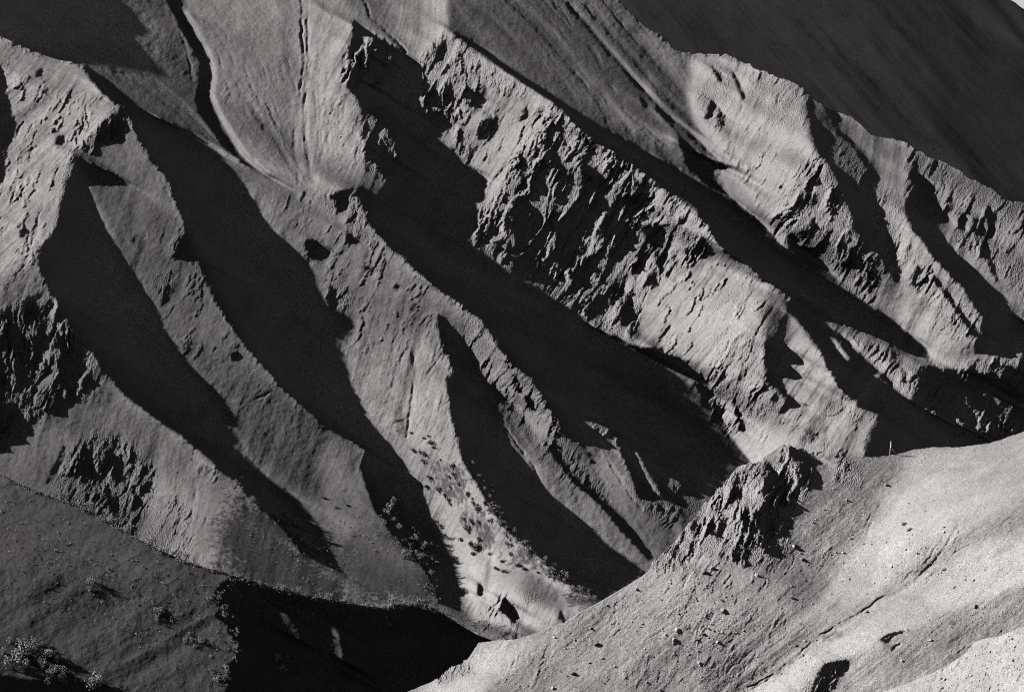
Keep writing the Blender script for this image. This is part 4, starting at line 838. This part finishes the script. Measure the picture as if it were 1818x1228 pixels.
MID = (R, H.astype(np.float32), 4000.0)
print('mid mesh', round(time.time()-_t0, 1))
# ---------------------------------------------------------------- nearer hills and the far mountain
def layer(name, D0, ext, tone, shadow, lit, strokes, edge, rocks, ang, rang, mat, box, rag, seed, veg=(), levels=(12, 6, 3), prior=.85, rough=1.0, st_amp=.35, base=120, bulge=.22, rock_scale=.7, fine=1.4, alb=1.0, spots=None, albedo_cut=(), grooves=(), fl=0., asp=1.0, fls=(6., 3.)):
    T, S = paint(tone, shadow, lit, strokes, base)
    CV = zone(albedo_cut) if albedo_cut else 0*T
    R, H = solve(T, S, np.zeros_like(T), prior, ext, levels=levels, alb=alb*(1-CV), bulge=bulge, box=box)
    R, H = refine(R, H, ext, fine)
    RM = zone(rocks) if rocks else 0*T; rm1 = np.clip(RM/3., 0, 1)
    C_, D_ = ang_map([], ang); s_ = streaks(C_, D_, seed+5)
    at = dict(plants=zone(veg) if veg else 0*T, bare_rock=rm1.astype(np.float32), streak=s_, albedo_cut=CV.astype(np.float32), edge_rag=np.clip(rm1*1.3+.15, 0, 1).astype(np.float32))
    H = terrain(name, R, H, D0, edge, at, mat, box, rag=rag, seed=seed, detail=mk_detail(RM, zone(spots) if spots else None, s_, (rang,), seed*7, rock_scale, st_amp, rough, 2.4, carve(grooves) if grooves else None, None, flutes(C_, D_, seed+60, *fls)*fl if fl else None, asp))
    return (R, H.astype(np.float32), D0)
def ext_of(x0, y0, x1, y1):
    s_ = []; t_ = []
    for x in (x0, x1):
        for y in (y0, y1):
            s_.append((x-909)*CT+(y-614)*ST); t_.append((x-909)*ST-(y-614)*CT)
    return (min(s_), max(s_), min(t_), max(t_))
FG = layer('near_hillside', 900., ext_of(640, 620, 2310, 1340), FG_TONE, FG_SHADOW, [], FG_STROKES, FG_EDGE, FG_ROCK, 142, 110,
           ground_mat('pale_gravel', 900/FPX, base=.365, dark=.19, rock=.30, grain=.2, bump=.8, stk_amt=.05), (640, 500, 2300, 1330), 8., 5, veg=FG_VEG, rough=1.0, st_amp=.5, rock_scale=.62, fine=1.3, fl=.35, asp=.8, spots=FG_SPOTS, grooves=FG_GROOVES)
CO = layer('nearest_slope', 620., ext_of(1360, 860, 2460, 1340), [([(1300,900),(2000,900),(2000,1400),(1300,1400)], 182, 2)], [], [], [], CORNER_EDGE, [], 150, 114,
           ground_mat('stony_gravel', 620/FPX, base=.36, grain=.2, bump=.8), (1360, 820, 2450, 1330), 2.5, 6, rough=1.6, spots=[([(1300,900),(2000,900),(2000,1400),(1300,1400)], 1, 2)])
BL = layer('dark_hillside', 2400., ext_of(-145, 730, 1020, 1340), BL_TONE, BL_SHADOW, BL_LIT, [], BL_EDGE, [], 150, 114,
           ground_mat('heath', 2400/FPX, base=.086, dark=.055, grain=.16, bump=.7), (-135, 660, 1010, 1330), 2.0, 7, rough=1.25, st_amp=.2, fl=.5, base=62, bulge=.15, alb=.33)
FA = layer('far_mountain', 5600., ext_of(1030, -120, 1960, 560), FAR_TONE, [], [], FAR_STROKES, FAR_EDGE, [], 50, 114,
           ground_mat('far_scree', 5600/FPX, base=.66, dark=.42, stk_amt=.22), (1040, -200, 1945, 560), 1.5, 8, base=-30, rough=2.4, st_amp=1.3, fine=2.5, fl=3., fls=(9., 4.), veg=FAR_VEG, albedo_cut=FAR_DARKER)  # strong albedo streaks paint in folds that sky light barely shades
print('layers', round(time.time()-_t0, 1))
# valley floor under it all, out to the horizon
me = bpy.data.meshes.new('valley_floor'); s_ = 30000.
me.from_pydata([(-s_, -2000, -650), (s_, -2000, -650), (s_, 50000, -650), (-s_, 50000, -650)], [], [(0, 1, 2, 3)])
o = bpy.data.objects.new('valley_floor', me); sc.collection.objects.link(o); o['kind'] = 'structure'; me.materials.append(ground_mat('valley_ground', 1.0, base=.15))
# ---------------------------------------------------------------- single things standing on the slopes
def spot(layer_, u, v, sink=0.0):
    R_, H_, D0 = layer_
    h = float(R_.at(H_, np.array([float(u)]), np.array([float(v)]))[0])
    x, y, z = world(u, v, h, D0); return Vector((x, y, z-sink)), D0*math.exp(h/FPX)/FPX
def simple_mat(name, tone, var=.5, scale=2.0, rough=.95):
    m = bpy.data.materials.new(name); m.use_nodes = True; n = m.node_tree; b = n.nodes['Principled BSDF']
    b.inputs['Roughness'].default_value = rough; b.inputs['Specular IOR Level'].default_value = .15
    t = n.nodes.new('ShaderNodeTexNoise'); t.inputs['Scale'].default_value = scale; t.inputs['Detail'].default_value = 4
    tc = n.nodes.new('ShaderNodeTexCoord'); n.links.new(tc.outputs['Object'], t.inputs['Vector'])
    r = n.nodes.new('ShaderNodeValToRGB'); a, c = tone*(1-var), tone*(1+var)
    r.color_ramp.elements[0].position = .3; r.color_ramp.elements[1].position = .7
    r.color_ramp.elements[0].color = (a, a*.97, a*.965, 1); r.color_ramp.elements[1].color = (c, c*.97, c*.965, 1)
    n.links.new(t.outputs[0], r.inputs[0]); n.links.new(r.outputs[0], b.inputs['Base Color']); return m
def mesh_obj(name, verts, faces, mat, parent=None, smooth=False):
    me_ = bpy.data.meshes.new(name); me_.from_pydata([tuple(v) for v in verts], [], faces); me_.materials.append(mat)
    if smooth: me_.polygons.foreach_set('use_smooth', [True]*len(faces))
    me_.update(); o_ = bpy.data.objects.new(name, me_); sc.collection.objects.link(o_)
    if parent is not None: o_.parent = parent
    return o_
def tag(o_, label, cat, group=None):
    o_['label'] = label; o_['category'] = cat
    if group: o_['group'] = group
    return o_
import bmesh
def boulder_mesh(seed, mat):
    """angular broken block about 1 m across: icosphere cut by random planes"""
    rn = random.Random(seed); bm = bmesh.new(); bmesh.ops.create_icosphere(bm, subdivisions=3, radius=.62)
    planes = []
    for k in range(11):
        n = Vector((rn.gauss(0, 1), rn.gauss(0, 1), rn.gauss(0, 1))).normalized(); planes.append((n, rn.uniform(.30, .5)))
    for v_ in bm.verts:
        for n, d in planes:
            e = v_.co.dot(n)-d
            if e > 0: v_.co -= n*e
        v_.co += Vector((rn.uniform(-1, 1), rn.uniform(-1, 1), rn.uniform(-1, 1)))*.012
        v_.co.z *= rn.uniform(.80, .82); v_.co.z += .18
    me_ = bpy.data.meshes.new('boulder'); bm.to_mesh(me_); bm.free(); me_.materials.append(mat); return me_
def bush_meshes(seed, twig, leafm, n=330, squat=1.0):
    """a shrub about 1 m across: many small leaf faces in clumps, over a few bent stems"""
    rn = random.Random(seed); V = []; Fc = []
    cl = []
    for k in range(9):
        a = rn.uniform(0, 6.28); r = rn.uniform(.05, .38); cl.append(Vector((r*math.cos(a), r*math.sin(a), rn.uniform(.25, .85)*squat)))
    for k in range(n):
        c = rn.choice(cl)+Vector((rn.gauss(0, .10), rn.gauss(0, .10), rn.gauss(0, .10)))
        if c.z < .05: c.z = .05
        s_ = rn.uniform(.03, .065); n_ = Vector((rn.gauss(0, 1), rn.gauss(0, 1), rn.gauss(.4, 1))).normalized(); t_ = n_.orthogonal().normalized(); b_ = n_.cross(t_)
        i = len(V); V += [c+t_*s_, c+b_*s_*.7, c-t_*s_, c-b_*s_*.7]; Fc.append((i, i+1, i+2, i+3))
    W = []; G = []
    for c in cl[:6]:
        p0 = Vector((rn.uniform(-.05, .05), rn.uniform(-.05, .05), -.25)); mid_ = p0.lerp(c, .55)+Vector((rn.uniform(-.06, .06), rn.uniform(-.06, .06), 0))
        prev = None
        for p, r in ((p0, .028), (mid_, .018), (c, .008)):
            ring = []
            for q in range(5):
                an = q*6.283/5; ring.append(len(W)); W.append(p+Vector((r*math.cos(an), r*math.sin(an), 0)))
            if prev:
                for q in range(5): G.append((prev[q], prev[(q+1) % 5], ring[(q+1) % 5], ring[q]))
            prev = ring
    ml = bpy.data.meshes.new('foliage'); ml.from_pydata([tuple(v) for v in V], [], Fc); ml.materials.append(leafm)
    ms = bpy.data.meshes.new('stem'); ms.from_pydata([tuple(v) for v in W], [], G); ms.materials.append(twig)
    return ml, ms
rng = random.Random(4)
stone = simple_mat('boulder_stone', .55, .22, 3.0); darkstone = simple_mat('dark_stone', .24, .3, 3.0)
twig = simple_mat('bark', .12); leaf_l = simple_mat('pale_autumn_leaves', .42, .3, 4); leaf_d = simple_mat('dark_juniper_leaves', .13, .4, 4)
BMESH = [boulder_mesh(k, stone) for k in range(6)]; BDARK = [boulder_mesh(k+20, darkstone) for k in range(3)]
LB = [bush_meshes(k, twig, leaf_l) for k in range(4)]; DB = [bush_meshes(k+9, twig, leaf_d, 420, .38) for k in range(3)]
n_named = {}
def put_boulder(lay, u, v, px, label, group, dark=False):
    p, un = spot(lay, u, v); me_ = rng.choice(BDARK if dark else BMESH)
    o_ = bpy.data.objects.new('boulder', me_); sc.collection.objects.link(o_)
    s_ = px*un*1.25; o_.scale = (s_*rng.uniform(.85, 1.2), s_*rng.uniform(.85, 1.2), s_*rng.uniform(.8, 1.1)); o_.location = p-Vector((0, 0, .12*s_))
    o_.rotation_euler = (rng.uniform(-.4, .4), rng.uniform(-.4, .4), rng.uniform(0, 6.28)); return tag(o_, label, 'boulder', group)
def put_bush(lay, u, v, px, label, group, dark=False, cat='bush', name='shrub'):
    p, un = spot(lay, u, v); ml, ms = rng.choice(DB if dark else LB)
    e = bpy.data.objects.new(name, None); sc.collection.objects.link(e); s_ = px*un*1.2
    e.location = p-Vector((0, 0, .05*s_)); e.scale = (s_, s_, s_*rng.uniform(.8, 1.25)); e.rotation_euler = (0, 0, rng.uniform(0, 6.28)); e.empty_display_size = .3
    for nm, mm in (('foliage', ml), ('stem', ms)):
        c = bpy.data.objects.new(nm, mm); sc.collection.objects.link(c); c.parent = e
    return tag(e, label, cat, group)
# boulders that can be told apart on the near hillside
NB = [(1203,1118,9,'pale blocky boulder with a bright left face, largest of the mid slope cluster'),
 (1284,1085,9,'rounded grey boulder with a dark underside, below the crag and right of the mid slope'),
 (1236,1133,7,'tilted pale boulder just down slope and right of the largest mid slope boulder'),
 (1197,1136,7,'small split boulder directly below the largest mid slope boulder'),
 (1249,1125,6,'narrow dark sided boulder at the upper right of the mid slope cluster'),
 (1274,1140,6,'small bright boulder alone to the lower right of the mid slope cluster'),
 (1281,1065,6,'dark triangular boulder a little above the rounded grey boulder'),
 (1343,1021,7,'pale upright stone just under the foot of the dark crag'),
 (1250,1016,9,'dark blocky boulder on the slope left of the crag foot'),(1265,1010,7,'light flat boulder right beside the dark blocky boulder near the crag foot'),
 (1058,1143,8,'isolated dark weathered boulder on the lower left of the near hillside'),(1068,1168,6,'small boulder with a black shadow under the isolated dark weathered boulder'),
 (1410,971,6,'wide pale boulder lying right of the crag at its black shadow tip'),(1423,992,8,'dark rough boulder below the wide pale one right of the crag'),
 (1496,981,5,'small white boulder far right of the crag on the dark strip'),(1574,862,6,'pale stone with a dark gap beside it, below the pole'),
 (1503,888,5,'small pale stone under the rocky knob left of the pole marker'),(1731,1076,6,'small upright stone on the right side below the pale ribbon of gravel'),
 (1539,1086,6,'dark stone wedged in the erosion gully'),(1676,1010,6,'dark stone above the gully near the right edge'),
 (1606,930,9,'dark stone at the top of the loose stone patch on the right'),(1615,940,8,'dark flat stone in the middle of the loose stone patch on the right'),
 (1017,1195,8,'dark stone low on the near hillside at the bottom edge'),(1405,1061,5,'bare little stone between the crag and the erosion gully'),]
for u, v, px, lb in NB: put_boulder(FG, u, v, px, lb, None, dark='dark' in lb.split(' boulder')[0].split(' stone')[0])
for k in range(230):
    if k < 60: u = rng.gauss(1260, 60); v = rng.gauss(1100, 45)
    elif k < 95: u = rng.uniform(1400, 1560); v = rng.uniform(900, 1080)
    elif k < 115: u = rng.gauss(1615, 40); v = rng.gauss(970, 40)
    else: u = rng.uniform(960, 1800); v = 0; v = rng.uniform(float(edge_v(FG_EDGE, u))+15, 1225)
    if v < float(edge_v(FG_EDGE, u))+8 or v > 1226: continue
    put_boulder(FG, u, v, min(5, max(1.8, rng.lognormvariate(.95, .35))), 'small loose stone scattered on the pale near hillside', 'small loose stones on the near hillside', dark=rng.random() < .12)
for k in range(45):
    u = rng.uniform(1650, 1815); v = float(edge_v(CORNER_EDGE, u))+rng.uniform(4, 110)
    if v > 1226: continue
    put_boulder(CO, u, v, rng.uniform(2, 5), 'small pale stone on the bright stony corner slope', 'small stones on the nearest slope')
# autumn shrubs along the shaded ridge edges
def along(pts, n, spread, lay, px, label, group, dark=False):
    L_ = [math.dist(a, b) for a, b in zip(pts[:-1], pts[1:])]; tot = sum(L_)
    for k in range(n):
        d = rng.uniform(0, tot); i = 0
        while d > L_[i] and i < len(L_)-1: d -= L_[i]; i += 1
        f = d/L_[i]; u = pts[i][0]*(1-f)+pts[i+1][0]*f+rng.gauss(0, spread); v = pts[i][1]*(1-f)+pts[i+1][1]*f+rng.gauss(0, spread)
        if 0 < u < 1818 and v < 1228: put_bush(lay, u, v, px*min(2., max(.45, rng.lognormvariate(-.02, .38))), label, group, dark)
MIDL = MID
along([(870,900),(905,945),(935,975),(960,1000),(990,1030),(1020,1045),(1060,1060)], 46, 5, MIDL, 8, 'pale shrub on the shaded edge of the central lower spur', 'pale shrubs on the central lower spur edge')
along([(1000,1040),(1030,1062),(1050,1062)], 13, 7, MIDL, 8, 'pale shrub in the gully mouth beside the near hillside', 'pale shrubs in the gully mouth')
along([(690,900),(705,925),(730,950),(745,975),(765,1005)], 28, 9, MIDL, 8, 'pale shrub on the dark side of the second lower spur', 'pale shrubs on the second lower spur')
along([(840,1100),(870,1118),(905,1130)], 9, 5, MIDL, 7, 'pale shrub at the foot of the bright central spur', 'pale shrubs at the foot of the bright spur')
along([(410,845),(430,870),(445,885),(460,905)], 9, 5, MIDL, 6, 'pale shrub high on the shaded first spur', 'pale shrubs on the first spur')
along([(840,830),(855,860),(870,880)], 8, 6, MIDL, 5, 'tiny pale shrub in the shade above the central spur edge', 'tiny pale shrubs in the central shade')
# dark junipers on the bright spur
for u, v, px in [(k_[0]+rng.gauss(0, 16), k_[1]+rng.gauss(0, 13), rng.uniform(6, 14)) for k_ in [(775,820),(795,835),(815,870),(835,890),(850,905),(860,890),(820,915),(845,930),(790,855),(770,800),(880,1000),(930,1005),(955,1010),(910,985)]*2]+[(847,975,22),(838,968,16),(852,960,15),(840,985,12),(818,960,10),(826,925,16),(832,940,18),(848,905,14),(862,895,12),(872,925,10),(770,795,9),(760,775,6),(752,778,7),(735,800,10),(745,803,8),(780,870,14),(790,880,10),(763,850,12),(758,865,14),(800,865,9),(815,860,9),(880,1010,9),(895,1016,12),(884,1012,8),(930,1010,9),(908,968,9),(868,925,9),(575,885,9),(617,898,9),(596,902,7),(730,770,7)]:
    put_bush(MIDL, u, v, px, 'dark low juniper shrub on the sunlit lower spurs', 'dark junipers on the sunlit lower spurs', True, name='juniper_shrub')
# shrubs on the dark hillside
along([(60,868),(130,893),(210,937),(290,978),(330,995),(400,1016)], 38, 3, BL, 9, 'grey shrub in the row along the crest of the dark hillside, left half', 'shrubs along the left crest of the dark hillside')
along([(400,1018),(460,1036),(540,1058),(620,1074),(680,1080),(760,1078),(800,1100)], 40, 3, BL, 8, 'pale shrub in the row along the crest of the dark hillside, right half', 'shrubs along the right crest of the dark hillside')
along([(395,1035),(385,1070),(400,1090),(418,1108)], 18, 6, BL, 6, 'bright shrub at the shadow edge of the dark hillside', 'bright shrubs at the shadow edge')
along([(388,1060),(400,1085),(420,1120),(424,1150),(414,1185)], 15, 5, BL, 6, 'bright shrub lower on the shadow edge of the dark hillside', 'bright shrubs at the lower shadow edge')
along([(165,1045),(170,1042)], 7, 5, BL, 8, 'pale shrub in the small clump on the upper dark hillside', 'upper clump of pale shrubs')
along([(275,1085),(282,1090),(290,1105)], 9, 7, BL, 8, 'pale shrub in the clump at the middle of the dark hillside', 'middle clump of pale shrubs')
along([(335,1130),(350,1140),(345,1165)], 9, 9, BL, 8, 'pale shrub in the loose clump right of the dark hillside middle', 'right clump of pale shrubs')
along([(380,1200),(395,1205)], 8, 7, BL, 9, 'pale shrub in the clump low on the dark hillside by the shade', 'lower clump of pale shrubs')
along([(0,1130),(15,1160),(30,1180),(55,1165),(85,1170),(100,1195),(95,1215),(120,1200)], 34, 9, BL, 12, 'large pale shrub in the thicket at the bottom left corner', 'bottom left thicket')
along([(160,1225),(170,1218)], 6, 5, BL, 14, 'pale shrub standing at the bottom edge beside the thicket', 'shrubs at the bottom edge')
along([(460,1150),(480,1160),(500,1200),(495,1155)], 8, 6, BL, 8, 'lone pale shrub in the black shade of the dark hillside', 'shrubs in the black shade')
# the pole on the ridge
p0, un = spot(FG, 1580, 805); root = bpy.data.objects.new('pole_marker', None); sc.collection.objects.link(root); root.location = p0
tag(root, 'tall weathered wooden pole with one leaning brace standing on the ridge of the near hillside', 'marker pole')
wood = simple_mat('bleached_wood', .55, .2, 6); cloth = simple_mat('pale_cloth', .72, .1, 6)
def tube(pts, mat, name, n=8):
    V = []; Fc = []; prev = None
    for p, r in pts:
        ring = []
        for q in range(n):
            an = q*6.2832/n; ring.append(len(V)); V.append(Vector(p)+Vector((r*math.cos(an), r*math.sin(an), 0)))
        if prev:
            for q in range(n): Fc.append((prev[q], prev[(q+1) % n], ring[(q+1) % n], ring[q]))
        else: Fc.append(tuple(reversed(ring)))
        prev = ring
    Fc.append(tuple(prev)); return mesh_obj(name, V, Fc, mat, root, True)
k = un
tube([((0, 0, -4*k), 1.0*k), ((.4*k, 0, 5*k), .85*k), ((1.2*k, 0, 12*k), .8*k), ((2.0*k, 0, 17*k), .7*k), ((1.6*k, 0, 22.5*k), .35*k)], wood, 'pole')
tube([((2.0*k, -.4*k, 11*k), .7*k), ((6.5*k, -.6*k, 5.5*k), .7*k), ((12*k, -.8*k, -1.5*k), .8*k)], wood, 'brace')
tube([((1.5*k, -.1*k, 9.5*k), 1.0*k), ((1.9*k, -.1*k, 11.5*k), 1.6*k), ((2.1*k, 0, 14*k), 1.5*k), ((2.0*k, 0, 17*k), 1.15*k), ((1.6*k, 0, 22*k), .6*k)], cloth, 'cloth_wrapping')
# thousands of tiny stones nobody could count
def gravel(name, lay, edge, n, seed, u0, u1, px0, px1, dens, mat):
    r_ = np.random.RandomState(seed); V = []; Fc = []
    base = [(-.5,-.4,-.2),(.5,-.5,-.2),(.45,.5,-.2),(-.5,.4,-.2),(-.25,-.2,.35),(.3,-.25,.3),(.2,.25,.42),(-.3,.2,.3)]
    qf = [(0,1,5,4),(1,2,6,5),(2,3,7,6),(3,0,4,7),(4,5,6,7)]
    R_, H_, D0 = lay
    u = r_.uniform(u0, u1, n*4); v = r_.uniform(760, 1228, n*4); ok = (v > edge_v(edge, u)+6); dn = .35+1.2*fbm(u/60, v/60, seed, 3)+dens(u, v); ok &= r_.rand(n*4) < dn
    u = u[ok][:n]; v = v[ok][:n]; h = R_.at(H_, u, v); X, Y, Z = world(u, v, h, D0); un = D0*np.exp(h/FPX)/FPX
    sz = np.exp(r_.normal(math.log(px0), .38, len(u))).clip(.6, px1)
    for x, y, z, s1, k in zip(X, Y, Z, sz*un, range(len(X))):
        a = r_.uniform(0, 6.28); c, d = math.cos(a), math.sin(a); j = r_.uniform(-.18, .18, (8, 3)); i = len(V); e = r_.uniform(.7, 1.3)
        for (p, q, w_), (j0, j1, j2) in zip(base, j):
            p = (p+j0)*s1*e; q = (q+j1)*s1; V.append((x+p*c-q*d, y+p*d+q*c, z+(w_+j2)*s1))
        for f in qf: Fc.append(tuple(i+t for t in f))
    o_ = mesh_obj(name, V, Fc, mat); o_['kind'] = 'stuff'; o_['label'] = 'fine loose stones and grit strewn over the pale slope'; o_['category'] = 'gravel'; return o_
gravel('gravel', FG, FG_EDGE, 9000, 3, 720, 1818, 1.05, 3.2, lambda u, v: .8*np.exp(-((u-1260)/110)**2-((v-1090)/80)**2)+.5*np.exp(-((u-1615)/60)**2-((v-960)/50)**2), stone)
gravel('stony_gravel', CO, CORNER_EDGE, 1500, 5, 1560, 1818, 1.6, 3.5, lambda u, v: .4, stone)
# low scrub too dense and small to count: a fringe along the crest and thin cover on the lower spurs
def scrub(name, lay, pts, seed, px0, px1, mat, label):
    r_ = np.random.RandomState(seed); R_, H_, D0 = lay; u = np.array([p[0] for p in pts]); v = np.array([p[1] for p in pts])
    h = R_.at(H_, u, v); X, Y, Z = world(u, v, h, D0); un = D0*np.exp(h/FPX)/FPX; V = []; Fc = []
    for x, y, z, q in zip(X, Y, Z, un):
        s1 = q*r_.uniform(px0, px1)
        for k in range(20):
            c = np.array([x, y, z])+r_.normal(0, .26, 3)*s1+np.array([0, 0, .3*s1]); a = r_.normal(0, 1, 3); a /= np.linalg.norm(a)+1e-6; b = np.cross(a, r_.normal(0, 1, 3)); b /= np.linalg.norm(b)+1e-6; e = s1*r_.uniform(.10, .2)
            i = len(V); V += [tuple(c+a*e), tuple(c+b*e*.8), tuple(c-a*e), tuple(c-b*e*.8)]; Fc.append((i, i+1, i+2, i+3))
    o_ = mesh_obj(name, V, Fc, mat); o_['kind'] = 'stuff'; o_['label'] = label; o_['category'] = 'scrub'; return o_
def rnd_line(pts, n, sx, sy0, sy1):
    L_ = [math.dist(a, b) for a, b in zip(pts[:-1], pts[1:])]; tot = sum(L_); out = []
    for k in range(n):
        d = rng.uniform(0, tot); i = 0
        while d > L_[i] and i < len(L_)-1: d -= L_[i]; i += 1
        f = d/L_[i]; out.append((pts[i][0]*(1-f)+pts[i+1][0]*f+rng.gauss(0, sx), pts[i][1]*(1-f)+pts[i+1][1]*f+rng.uniform(sy0, sy1)))
    return out
ce = [p for p in BL_EDGE if 0 <= p[0] <= 850]
scrub('low_scrub', BL, rnd_line(ce, 520, 2, 0, 6)+rnd_line([(400,1020),(700,1080)], 160, 8, 4, 40)+[(rng.uniform(0, 400), 0) for k in range(0)]+[(u_, float(edge_v(BL_EDGE, u_))+rng.uniform(20, 200)) for u_ in [rng.uniform(0, 420) for k in range(260)]], 3, 2.5, 6, leaf_l, 'low pale scrub along the crest and over the dark hillside')
scrub('thin_scrub', MID, rnd_line([(400,860),(450,930),(520,990),(620,1050)], 150, 18, -30, 30)+rnd_line([(560,960),(640,940),(720,960),(780,1060)], 240, 22, -40, 40)+rnd_line([(870,900),(935,975),(1000,1035),(1060,1062)], 170, 5, -3, 9)+rnd_line([(690,890),(760,1000)], 90, 9, -10, 10)+rnd_line([(640,1065),(760,1072),(860,1120),(920,1135)], 150, 6, -12, 6), 5, 1.8, 4.6, leaf_l, 'thin pale scrub over the shaded lower spurs')
print('things', round(time.time()-_t0, 1))
